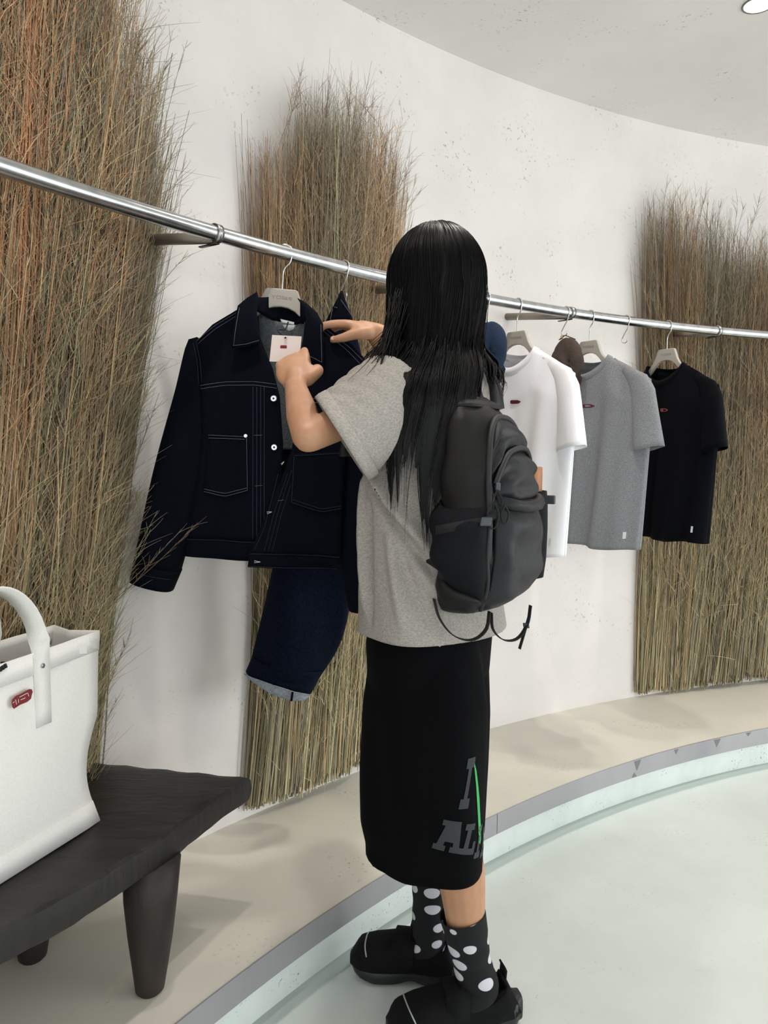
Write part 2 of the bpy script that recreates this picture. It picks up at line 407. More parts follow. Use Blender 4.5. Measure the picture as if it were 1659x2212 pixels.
# ------------------------------------------------------------------ dried grass bundles on the wall
M['grass'] = attr_mat('dried_grass', 0.8, 0.25)
def srgb(c): return np.array(lin(c)[:3])
STRAW, OLIVE, RUST, BROWN, TAN, GREY = (srgb(c) for c in ((206, 192, 152), (156, 150, 118), (176, 128, 94), (138, 116, 94), (198, 172, 132), (146, 140, 124)))
def bundle(label, b0, b1, t0, t1, zb, top, thick, n, nsheaf, seed, hues, fuzz, wisps, base_wobble=0.03, low=0.5, reach=()):
    """stems fixed to the wall between wall angles b0..b1 (bottom) and t0..t1 (top); top(u) = height of the tips"""
    rs = np.random.RandomState(seed)
    e = empty('grass_bundle', pol((b0 + b1) / 2, RW - thick * 0.5, zb), label, 'dried grass', 'dried grass bundles fixed to the curved wall')
    cen = np.sort((np.arange(nsheaf) + 0.5 + rs.uniform(-0.25, 0.25, nsheaf)) / nsheaf)
    K = 10
    for s in range(nsheaf):
        m_ = n // nsheaf
        hue = hues[s % len(hues)]
        u = np.clip(cen[s] + rs.normal(0, 0.62 / nsheaf, m_), 0.0, 1.0)
        nt_ = 14; tid = rs.randint(0, nt_, m_); tl = rs.normal(0, 1.5 / 57.3, nt_)[tid]; tb_ = rs.uniform(0.62, 1.30, nt_)[tid]; th_ = rs.normal(0, 0.035, nt_)[tid]; tz0 = np.abs(rs.normal(0, base_wobble, nt_))[tid]
        u = np.clip(cen[s] + (rs.uniform(-1, 1, nt_)[tid] * 0.75 + rs.normal(0, 0.14, m_)) / nsheaf, 0.0, 1.0)
        prof = np.sqrt(np.clip(1 - (2 * u - 1) ** 2, 0.05, 1))
        lay = rs.uniform(0, 1, m_) ** 0.8
        ro = RW - 0.006 - lay * thick * prof * rs.uniform(0.85, 1.0, m_)            # distance out from the wall
        tz = np.array([top(x) for x in u]) + rs.normal(0, 0.03) + th_
        short = rs.uniform(0, 1, m_)
        ztop = zb + (tz - zb) * np.where(short < 0.45, rs.uniform(low, 0.9, m_), rs.uniform(0.88, 1.01, m_))
        zbot = zb + tz0 + np.abs(rs.normal(0, base_wobble * 0.6, m_)) + 0.05 * (lay < 0.3)
        t = np.linspace(0, 1, K)[None, :]
        lean = (rs.normal(0, 0.8 / 57.3, m_) + tl * (zb + 1.0 < 9))[:, None]
        sl = rs.normal(0, 0.010, m_)[:, None]
        zz = zbot[:, None] + (ztop - zbot)[:, None] * t
        hgt = (zz - zb) / 2.0
        ang_b = b0 + (b1 - b0) * u; ang_t = t0 + (t1 - t0) * u
        ang = ang_b[:, None] + (ang_t - ang_b)[:, None] * hgt + np.degrees(lean * (zz - zb - 0.7) / RW)
        ang = ang + np.degrees((sl * np.sin(t * rs.uniform(2, 7, m_)[:, None] + rs.uniform(0, 6, m_)[:, None])) / RW)
        ang = ang + np.degrees(rs.normal(0, 0.020, m_)[:, None] * np.clip(t - 0.7, 0, 1) ** 1.5 / 0.16 / RW)
        rr = RW - (RW - ro)[:, None] * np.clip(0.45 + 1.3 * hgt, 0, 1) - 0.02 * t * rs.uniform(-0.3, 1, m_)[:, None] - np.clip(t - 0.75, 0, 1) * rs.uniform(-0.02, 0.10, m_)[:, None] * (lay > 0.5)[:, None]
        rr = np.minimum(rr, RW - 0.004)
        a = np.radians(ang)
        P = np.stack([CX + rr * np.cos(a), CY + rr * np.sin(a), zz], -1)
        R = rs.uniform(0.0010, 0.0022, m_)[:, None] * (1.15 - 0.85 * t)
        base = srgb((0, 0, 0)) * 0
        cb = np.array([STRAW, OLIVE, TAN, STRAW * 0.8, GREY])[rs.randint(0, 5, m_)]
        ct = hue[rs.randint(0, len(hue), m_)]
        k = np.clip((hgt - 0.12) / 0.5, 0, 1)[..., None]
        C = (cb[:, None, :] * (1 - k) + ct[:, None, :] * k) * (rs.uniform(0.5, 1.4, m_) * tb_)[:, None, None]
        co, F = strands(P, R, 3)
        cc = np.repeat(C.reshape(-1, 3), 3, axis=0)
        parts = [(co, F, cc)]
        # fine curled blades on the outside of the sheaf and feathery seed tips
        nf = int(fuzz / nsheaf); K2 = 5
        uf = np.clip(cen[s] + rs.normal(0, 0.6 / nsheaf, nf), 0, 1)
        tzf = np.array([top(x) for x in uf])
        z0 = zb + (tzf - zb) * rs.beta(2.2, 1.35, nf)
        L = rs.uniform(0.03, 0.13, nf)
        dirx = rs.normal(0.0, 0.45, nf); t2 = np.linspace(0, 1, K2)[None, :]
        curl = rs.normal(0, 0.55, nf)[:, None]
        zz = z0[:, None] + L[:, None] * t2 * np.cos(dirx)[:, None]
        side = L[:, None] * (np.sin(dirx)[:, None] * t2 + curl * 0.5 * t2 ** 2)
        hg = (zz - zb) / 2.0
        ang = (b0 + (b1 - b0) * uf)[:, None] * (1 - hg) + (t0 + (t1 - t0) * uf)[:, None] * hg + np.degrees(side / RW)
        pf = np.sqrt(np.clip(1 - (2 * uf - 1) ** 2, 0.05, 1))
        rr = (RW - 0.01 - thick * pf * rs.uniform(0.75, 1.06, nf))[:, None] - 0.02 * t2 ** 2 * rs.uniform(-0.5, 1.5, nf)[:, None]
        rr = np.minimum(rr, RW - 0.004); a = np.radians(ang)
        P = np.stack([CX + rr * np.cos(a), CY + rr * np.sin(a), zz], -1)
        R = rs.uniform(0.0004, 0.0008, nf)[:, None] * (1.1 - 0.8 * t2)
        k = np.clip((hg - 0.15) / 0.5, 0, 1)[..., None]
        cb = np.array([STRAW, TAN, OLIVE])[rs.randint(0, 3, nf)]; ct = hue[rs.randint(0, len(hue), nf)]
        C = (cb[:, None, :] * (1 - k) + ct[:, None, :] * k) * rs.uniform(0.7, 1.4, nf)[:, None, None]
        c2, F2 = strands(P, R, 3); parts.append((c2, F2, np.repeat(C.reshape(-1, 3), 3, axis=0)))
        off = 0; cos_, Fs_, Cs_ = [], [], []
        for c_, f_, cl_ in parts:
            cos_.append(c_); Fs_.append(f_ + off); Cs_.append(cl_); off += len(c_)
        o = np_mesh('sheaf', np.vstack(cos_), np.vstack(Fs_), M['grass'], e, np.vstack(Cs_)); o['kind'] = 'stuff'
    # stray stalks with feathery heads that stand clear of the mass: (angle, z0, dz, side shift m, out m)
    cos_, Fs_, Cs_, off = [], [], [], 0
    for wi, (a0, z0, dz, sh, out) in enumerate(list(wisps) + [(0, 0, 0, 0, 0)] * len(reach)):
        t = np.linspace(0, 1, 9); bend = rs.uniform(0.6, 1.6)
        a = np.radians(a0 - np.degrees(sh * t ** bend / RW)); rr = RW - 0.05 - out * t
        main = np.stack([CX + rr * np.cos(a), CY + rr * np.sin(a), z0 + dz * t - 0.02 * abs(sh) * t ** 3], -1)
        if wi >= len(wisps):                              # long stalks leaning out of the mass, from point to point
            p0, p1 = (np.array(q, float) for q in reach[wi - len(wisps)]); main = p0 + (p1 - p0) * t[:, None] + np.array([0, 0, -0.03]) * (t * (1 - t))[:, None]; a = np.full(9, 2.5)
        lines, rad = [main], [np.linspace(0.0011, 0.0004, 9)]
        for j in range(rs.randint(5, 12)):
            q = rs.uniform(0.5, 0.98); i = q * 8; i0 = int(i); p = main[i0] + (main[min(i0 + 1, 8)] - main[i0]) * (i - i0)
            d = main[min(i0 + 1, 8)] - main[max(i0 - 1, 0)]; d /= np.linalg.norm(d)
            tan = np.array([-math.sin(a[i0]), math.cos(a[i0]), 0]) * rs.choice([-1, 1]) * rs.uniform(0.15, 0.6) + rs.normal(0, 0.12, 3)
            ln = rs.uniform(0.015, 0.05); ts = np.linspace(0, 1, 9)[:, None]
            lines.append(p + ln * ts * (d + tan) + ln * 0.25 * ts ** 2 * rs.normal(0, 0.5, 3)); rad.append(np.linspace(0.0007, 0.0003, 9))
        c_, f_ = strands(np.array(lines), np.array(rad), 3)
        colr = hues[0][rs.randint(0, len(hues[0]))] * rs.uniform(0.8, 1.2)
        cos_.append(c_); Fs_.append(f_ + off); Cs_.append(np.repeat(colr[None], len(c_), 0)); off += len(c_)
    if cos_:
        o = np_mesh('seed_heads', np.vstack(cos_), np.vstack(Fs_), M['grass'], e, np.vstack(Cs_)); o['kind'] = 'stuff'
    return e
H_RUST = np.array([RUST, RUST * 1.15, BROWN, TAN]); H_BROWN = np.array([BROWN, BROWN * 1.2, TAN * 0.8, GREY]); H_OLIVE = np.array([OLIVE, OLIVE * 0.8, GREY, BROWN]); H_TAN = np.array([TAN, BROWN, TAN * 0.8, RUST])
rw = np.random.RandomState(5)
def rand_wisps(n, a_lo, a_hi, z_lo, z_hi, sh_lo, sh_hi, dz=(0.12, 0.3), out=(0.0, 0.06)):
    r = []
    for _ in range(n):
        z = rw.uniform(z_lo, z_hi); lo, hi = (a_lo(z), a_lo(z) + a_hi) if callable(a_lo) else (a_lo, a_hi)
        r.append((rw.uniform(lo, hi), z, rw.uniform(*dz), rw.uniform(sh_lo, sh_hi), rw.uniform(*out)))
    return r
EDGE_L = lambda z: 145.3 - 3.7 * (z - 0.18) / 2 + 0.1
EDGE_M = lambda z: 133.2 - 1.8 * (z - 0.16) / 2 + 0.1
bundle('tall rust and olive dried grass bundle on the wall behind the dark bench', 145.3, 153.0, 141.6, 152.0, 0.18,
       lambda u: 1.80 + 0.62 * min(1, u / 0.42) ** 0.8, 0.15, 4600, 10, 11, [H_OLIVE, H_BROWN, H_TAN, H_OLIVE, H_RUST, H_RUST, H_OLIVE, H_RUST], 15000,
       rand_wisps(14, EDGE_L, 1.6, 1.70, 1.85, 0.0, 0.08, (0.2, 0.42)) + rand_wisps(26, EDGE_L, 0.6, 0.85, 1.7, 0.02, 0.12, (0.12, 0.3)) +
       rand_wisps(14, EDGE_L, 0.5, 0.45, 0.9, 0.02, 0.09, (0.15, 0.3)),
       reach=[((-0.62, 1.69, 0.83), (-0.41, 1.685, 1.02)), ((-0.62, 1.69, 0.84), (-0.445, 1.68, 1.005)), ((-0.615, 1.69, 0.85), (-0.50, 1.69, 1.045)), ((-0.62, 1.70, 0.82), (-0.485, 1.68, 0.965)), ((-0.63, 1.70, 0.80), (-0.52, 1.70, 1.00)), ((-0.62, 1.70, 0.84), (-0.53, 1.70, 1.07))])
bundle('brown dried grass bundle on the wall behind the denim jacket', 133.2, 138.3, 131.4, 137.75, 0.165,
       lambda u: 1.98 + 0.17 * math.sin(PI * min(1, u * 1.05)) - 0.10 * max(0, u - 0.7), 0.11, 2700, 6, 23, [H_BROWN, H_TAN, H_BROWN, H_OLIVE, H_BROWN, H_TAN], 7500,
       rand_wisps(22, 131.5, 137.5, 1.88, 2.02, -0.03, 0.05, (0.12, 0.28)) + rand_wisps(12, EDGE_M, 0.6, 1.5, 1.85, 0.03, 0.10, (0.15, 0.3)) + rand_wisps(7, 137.5, 137.9, 1.4, 1.8, -0.05, -0.01, (0.1, 0.18)))
bundle('wide tan dried grass bundle on the wall behind the black T-shirt', 101.0, 115.0, 100.5, 116.0, 0.155,
       lambda u: 2.05 + 0.06 * math.sin(u * 9) + 0.05 * (u > 0.86), 0.13, 4600, 11, 37, [H_BROWN, H_OLIVE, H_TAN, H_BROWN, H_OLIVE, H_TAN, H_BROWN], 13000,
       rand_wisps(22, 105, 116, 1.98, 2.08, -0.03, 0.04, (0.08, 0.2)) + rand_wisps(16, 115.0, 115.6, 1.45, 1.8, -0.10, -0.02, (0.1, 0.25)))

# ------------------------------------------------------------------ bench
bench = empty('bench', (-0.55, 1.2, PLAT_Z), 'low slab bench of rough dark-stained wood on tapered legs', 'bench')
bt = 0.475
random.seed(4)
front = smoothpath([(-0.283, 1.620), (-0.336, 1.505), (-0.378, 1.40), (-0.417, 1.315), (-0.475, 1.205), (-0.56, 1.075), (-0.70, 0.86), (-0.86, 0.64)], 46)
back = smoothpath([(-0.666, 1.698), (-0.742, 1.47), (-0.84, 1.22), (-0.98, 0.98), (-1.10, 0.78)], 46)
nC = 16; vs, fs = [], []
for lay, (dz, ins) in enumerate(((0.0, 0.006), (-0.005, 0.001), (-0.030, 0.0), (-0.054, 0.004), (-0.062, 0.012))):
    for i in range(46):
        for k in range(nC + 1):
            u = k / nC; x, y = front[i] * (1 - u) + back[i] * u
            j = 0.0012 * math.sin(i * 1.3 + lay) + 0.0010 * math.sin(i * 3.1 + 2 * lay)
            d = back[i] - front[i]; d = d / np.linalg.norm(d); t = (front[min(i + 1, 45)] - front[max(i - 1, 0)]); t = t / np.linalg.norm(t)
            s = (ins + (j if k == 0 else 0)) * (1 if k == 0 else -1 if k == nC else 0); e_ = ins * (1 if i == 0 else -1 if i == 45 else 0)
            z = bt + dz + (0.0015 * math.sin(i * 0.9 + k * 1.7) if lay == 0 else 0) + (0.002 * math.sin(i * 0.55 + k) if lay == 4 else 0) - (0.006 * math.exp(-i / 1.5) if lay < 2 else 0)
            vs.append((x + d[0] * s + t[0] * e_, y + d[1] * s + t[1] * e_, z))
st = 46 * (nC + 1); idx = lambda l, i, k: l * st + i * (nC + 1) + k
for i in range(45):
    for k in range(nC):
        fs.append((idx(0, i, k), idx(0, i, k + 1), idx(0, i + 1, k + 1), idx(0, i + 1, k)))
        fs.append((idx(4, i, k), idx(4, i + 1, k), idx(4, i + 1, k + 1), idx(4, i, k + 1)))
for l in range(4):
    for i in range(45):
        fs.append((idx(l, i, 0), idx(l, i + 1, 0), idx(l + 1, i + 1, 0), idx(l + 1, i, 0)))
        fs.append((idx(l, i, nC), idx(l + 1, i, nC), idx(l + 1, i + 1, nC), idx(l, i + 1, nC)))
    for k in range(nC):
        fs.append((idx(l, 0, k), idx(l + 1, 0, k), idx(l + 1, 0, k + 1), idx(l, 0, k + 1)))
        fs.append((idx(l, 45, k), idx(l, 45, k + 1), idx(l + 1, 45, k + 1), idx(l + 1, 45, k)))
sb = mesh('slab', vs, fs, M['wood'], bench)
bm = bmesh.new(); bm.from_mesh(sb.data); bmesh.ops.recalc_face_normals(bm, faces=bm.faces); bm.to_mesh(sb.data); bm.free(); sb.data.set_sharp_from_angle(angle=math.radians(32))
for (x, y, tx, ty) in ((-0.440, 1.385, -0.428, 1.375), (-0.705, 1.475, -0.690, 1.450), (-0.775, 0.86, -0.77, 0.88), (-0.99, 1.03, -0.97, 1.02)):
    prof = [(0.022, 0.0), (0.027, 0.006), (0.033, 0.05), (0.042, 0.12), (0.049, 0.19), (0.053, 0.268)]
    v, f = [], []
    for r, z in prof:
        q = z / 0.268
        for k in range(20):
            a = 2 * PI * k / 20; r2 = r * (1 + 0.02 * math.sin(3 * a + z * 20))
            v.append((x + (tx - x) * q + r2 * math.cos(a), y + (ty - y) * q + r2 * math.sin(a), PLAT_Z + z))
    for i in range(len(prof) - 1):
        for k in range(20): f.append((i * 20 + k, i * 20 + (k + 1) % 20, (i + 1) * 20 + (k + 1) % 20, (i + 1) * 20 + k))
    f.append(tuple(range(20))[::-1]); f.append(tuple(100 + k for k in range(20)))
    mesh('leg', v, f, M['wood_leg'], bench)

# ------------------------------------------------------------------ tote bag on the bench
tb = V((-0.535, 1.402, bt + 0.003)); ax = V((-0.37, -0.93, 0)).normalized(); nn = V((0.93, -0.37, 0)).normalized()   # along the face, out of the face
tote = empty('tote_bag', tb + ax * 0.24 - nn * 0.07, 'large off-white canvas tote bag with a small red printed mark standing on the dark bench', 'tote bag')
TW, TG, TH = 0.46, 0.15, 0.365
def tpt(a, g, z): return tb + ax * a + nn * g + V((0, 0, z))
def tote_ring(q, n=16, inset=0.0):
    """rounded rectangle at height fraction q: base wide, far end pinched in above the base, mouth flaring"""
    a0 = 0.0 + 0.028 * math.sin(PI * min(1, q * 3.2)) * (q < 0.3125) + 0.0 if q < 0.3125 else 0.0
    a0 = 0.030 * math.sin(PI * min(max((q - 0.02) / 0.55, 0), 1)) - 0.005 * q
    a1 = TW + 0.02 * q; zt = q * TH
    g1 = -0.004 * math.sin(PI * q) + 0.004 * q; g0 = -TG + 0.045 * q
    pts = []
    for k in range(n): pts.append((a0 + (a1 - a0) * k / n, g1 + 0.012 * math.sin(PI * k / n) * math.sin(PI * q)))
    for k in range(n): u = k / n; pts.append((a1, g1 + (g0 - g1) * u))
    for k in range(n): pts.append((a1 + (a0 - a1) * k / n, g0 - 0.010 * math.sin(PI * k / n) * math.sin(PI * q)))
    for k in range(n):
        u = k / n; fold = 0.055 * q ** 1.3 * (1 - abs(2 * u - 1)) * (1.0 if q > 0.35 else q / 0.35) * 0.35
        pts.append((a0 + fold, g0 + (g1 - g0) * u))
    out = []
    for a, g in pts:
        slope = 0.010 * (a / TW) * q                       # mouth dips a little
        out.append(tpt(a, g, zt - slope))
    return out
rows = 26; vs, fs = [], []
for i in range(rows): vs += tote_ring(i / (rows - 1))
nr = 64
for i in range(rows - 1):
    for k in range(nr): fs.append((i * nr + k, i * nr + (k + 1) % nr, (i + 1) * nr + (k + 1) % nr, (i + 1) * nr + k))
fs.append(tuple(range(nr))[::-1])
body = mesh('canvas_body', vs, fs, M['canvas'], tote); solid(body, 0.002, 0)
# hem band around the mouth and reinforced bottom, slightly proud
def tote_band(name, q0, q1, proud, material):
    r0, r1 = tote_ring(q0), tote_ring(q1)
    c = sum(r0, V((0, 0, 0))) / len(r0); v, f = [], []
    for r in (r0, r1):
        for p in r:
            d = V((p.x - c.x, p.y - c.y, 0)); a_ = abs(d.dot(nn)) / (TG / 2); b_ = abs(d.dot(ax)) / (TW / 2)
            dirn = nn * (1 if d.dot(nn) > 0 else -1) if a_ > b_ else ax * (1 if d.dot(ax) > 0 else -1)
            v.append(p + dirn * proud)
    for k in range(nr): f.append((k, (k + 1) % nr, nr + (k + 1) % nr, nr + k))
    o = mesh(name, v, f, material, tote); solid(o, 0.002, 0); return o
tote_band('mouth_hem', 0.90, 1.003, 0.0022, M['canvas'])
tote_band('bottom_panel', 0.0, 0.13, 0.0018, M['canvas'])
# handles: wide straps sewn to the face, arching above the mouth
def strip(name, path, wvec, wid, material, parent, thick=0.003):
    v, f = [], []
    W_ = wvec if isinstance(wvec, list) else [wvec] * len(path)
    for p, w_ in zip(path, W_): v += [V(p) - V(w_) * wid / 2, V(p) + V(w_) * wid / 2]
    for i in range(len(path) - 1): f.append((2 * i, 2 * i + 1, 2 * i + 3, 2 * i + 2))
    o = mesh(name, v, f, material, parent); solid(o, thick, 0); return o
for g, hh, side in ((0.006, 0.125, 1), (-TG + 0.045, 0.115, -1)):
    pth = []
    a0, a1 = 0.135, 0.300
    for z in np.linspace(TH * 0.64, TH * 0.97, 6): pth.append(tpt(a0, g + 0.002 * side, z))
    for k in range(1, 20):
        an = PI * k / 20; pth.append(tpt((a0 + a1) / 2 - (a1 - a0) / 2 * math.cos(an), g + 0.002 * side - 0.02 * math.sin(an) * side, TH * 0.97 + hh * math.sin(an) ** 0.8))
    for z in np.linspace(TH * 0.97, TH * 0.64, 6): pth.append(tpt(a1, g + 0.002 * side, z))
    n_ = len(pth); wv = []
    for i in range(n_):
        t = (pth[min(i + 1, n_ - 1)] - pth[max(i - 1, 0)]).normalized()
        flatw = ax * (1 if i < n_ / 2 else -1)
        w_ = t.cross(nn).normalized()
        arch = max(0.0, min(1.0, (pth[i].z - tb.z - TH * 0.97) / 0.05))
        w_ = (w_ * (1 - 0.75 * arch) + nn * (0.75 * arch) * (1 if True else 0)).normalized()
        wv.append(w_)
    strip('handle', pth, wv, 0.034, M['canvas'], tote, 0.0035)
    for a in (a0, a1):
        c = tpt(a, g + 0.004 * side, TH * 0.925); v, f = [], []
        for k in range(14):
            an = 2 * PI * k / 14; v.append(c + ax * (0.0042 * math.cos(an)) + V((0, 0, 0.0042 * math.sin(an))) + nn * 0.002 * side)
        v.append(c + nn * 0.0035 * side); f = [(k, (k + 1) % 14, 14) for k in range(14)]
        mesh('rivet', v, f, M['rivet'], tote)
# red printed barrel-shaped mark with pale scratches
c = tpt(0.185, 0.0165, TH * 0.815); v = []
mk = [(-0.020, -0.006), (-0.017, -0.010), (-0.005, -0.009), (0.010, -0.011), (0.018, -0.009), (0.020, -0.003), (0.022, 0.001), (0.020, 0.006), (0.014, 0.009), (0.0, 0.0085), (-0.014, 0.0095), (-0.020, 0.007), (-0.0215, 0.002)]
for p, q in mk: v.append(c - ax * p + V((0, 0, q + 0.15 * p)))
pm = mesh('printed_mark', v, [tuple(range(len(v)))], M['red'], tote, smooth=False)
for (p0, q0, p1, q1) in ((-0.014, 0.004, -0.012, -0.005), (-0.006, 0.0045, 0.010, 0.004), (-0.004, -0.001, 0.006, -0.002), (0.011, 0.004, 0.013, -0.003), (-0.0195, 0.001, -0.016, 0.0015), (-0.008, 0.002, -0.008, -0.004)):
    d = V((p1 - p0, q1 - q0, 0)); nrm = V((-d.y, d.x, 0)).normalized() * 0.0005
    v = [c - ax * (p + s * nrm.x) + V((0, 0, q + s * nrm.y + 0.15 * p)) + nn * 0.0006 for p, q, s in ((p0, q0, -1), (p1, q1, -1), (p1, q1, 1), (p0, q0, 1))]
    mesh('scratch', v, [(0, 1, 2, 3)], M['white_print'], pm, smooth=False)
# dark cord tied through the mouth
tube('dark_cord', smoothpath([tpt(0.33, 0.006, TH * 0.955), tpt(0.27, 0.007, TH * 0.95), tpt(0.222, 0.008, TH * 0.965), tpt(0.205, 0.004, TH * 0.985), tpt(0.20, -0.01, TH * 0.98)], 16), 0.0016, M['cord'], tote, 6)
for k in range(5):
    cc = tpt(0.228 - 0.005 * k, 0.009, TH * (0.962 + 0.004 * k)); v, f = tube_vf([cc + V((0, 0, -0.003)), cc + V((0, 0, 0.003)) + ax * 0.002], 0.0026, 6); mesh('cord_knot', v, f, M['cord'], tote)

# ------------------------------------------------------------------ hangers, hooks
TXT_A = text_vf('YOS', 0.0155); TXT_B = text_vf('ae', 0.0195)
def hook_path(r=0.0185, n=22):
    """in (across, up) coordinates about the rail axis: wraps over the rail, then a bent stem down to (0, -0.083)"""
    pts = [(-r * math.cos(a), r * math.sin(a)) for a in np.linspace(-0.45, PI * 0.9, n)]
    pts += [(0.0145, -0.020), (0.004, -0.034), (0.0, -0.045), (0.0, -0.06), (0.0, -0.086)]
    return pts
def make_hanger(origin, axx, label, n_out=0.012, tilt=0.0):
    """axx: unit vector across the hanger (image right); front = axx x up"""
    up = V((0, 0, 1)); fr = axx.cross(up).normalized()            # toward the viewer
    def P(a, z, d=0.0):
        ca, sa = math.cos(tilt), math.sin(tilt); return origin + axx * (a * ca + z * sa) + up * (z * ca - a * sa) + fr * d
    e = empty('hanger', origin, label, 'hanger', 'moulded greige hangers on the rail')
    hp = smoothpath([P(a, z) for a, z in hook_path()], 60)
    tube('hook', hp, 0.0018, M['hook'], e, 8)
    top, half = -0.083, []
    upper = [(0.0, top), (0.033, top), (0.038, top - 0.004), (0.050, top - 0.034), (0.060, top - 0.050), (0.080, top - 0.070), (0.12, top - 0.094), (0.155, top - 0.116), (0.172, top - 0.132)]
    lower = [(0.168, top - 0.142), (0.15, top - 0.134), (0.11, top - 0.112), (0.085, top - 0.098), (0.068, top - 0.085), (0.050, top - 0.064), (0.034, top - 0.050), (0.017, top - 0.043), (0.0, top - 0.041)]
    half = upper + lower
    poly = half[:-1] + [(0.0, top - 0.041)] + [(-a, z) for a, z in lower[-2::-1]] + [(-a, z) for a, z in upper[:0:-1]]
    v, f = [], []
    n_ = len(poly)
    for d in (n_out / 2, -n_out / 2):
        for a, z in poly: v.append(P(a, z, d))
    f = [tuple(range(n_))[::-1], tuple(range(n_, 2 * n_))] + [(i, (i + 1) % n_, n_ + (i + 1) % n_, n_ + i) for i in range(n_)]
    b = mesh('moulded_body', v, f, M['hanger'], e, smooth=False); bevel(b, 0.0025, 2)
    ve = []; fe = []
    wa = max(x for x, y in TXT_A[0])
    for (tv, tf), ox in ((TXT_A, 0.0), (TXT_B, wa + 0.0012)):
        o_ = len(ve); ve += [P(x * 1.05 + ox - 0.0225, y * 0.72 + top - 0.024, n_out / 2 + 0.0006) for x, y in tv]; fe += [tuple(i + o_ for i in q) for q in tf]
    mesh('lettering', ve, fe, M['hanger_text'], e, smooth=False)
    return e
def make_shook(deg, label):
    c = pol(deg, RAIL_R, RAIL_Z); rad = (pol(deg, 1) - pol(deg, 0)).normalized(); axx = -rad
    pts = [(-0.0183 * math.cos(a), 0.0183 * math.sin(a)) for a in np.linspace(-0.6, PI * 0.92, 20)] + [(0.010, -0.024), (-0.004, -0.044), (-0.013, -0.058)]
    pts += [(-0.003 + 0.0125 * math.cos(a), -0.066 + 0.0105 * math.sin(a)) for a in np.linspace(PI * 0.95, PI * 2.1, 12)]
    e = tube('s_hook', smoothpath([c + axx * a + V((0, 0, z)) for a, z in pts], 70), 0.0018, M['hook'], None, 8)
    tag(e, label, 'hook', 'steel wire hooks on the rail')
    return c, axx

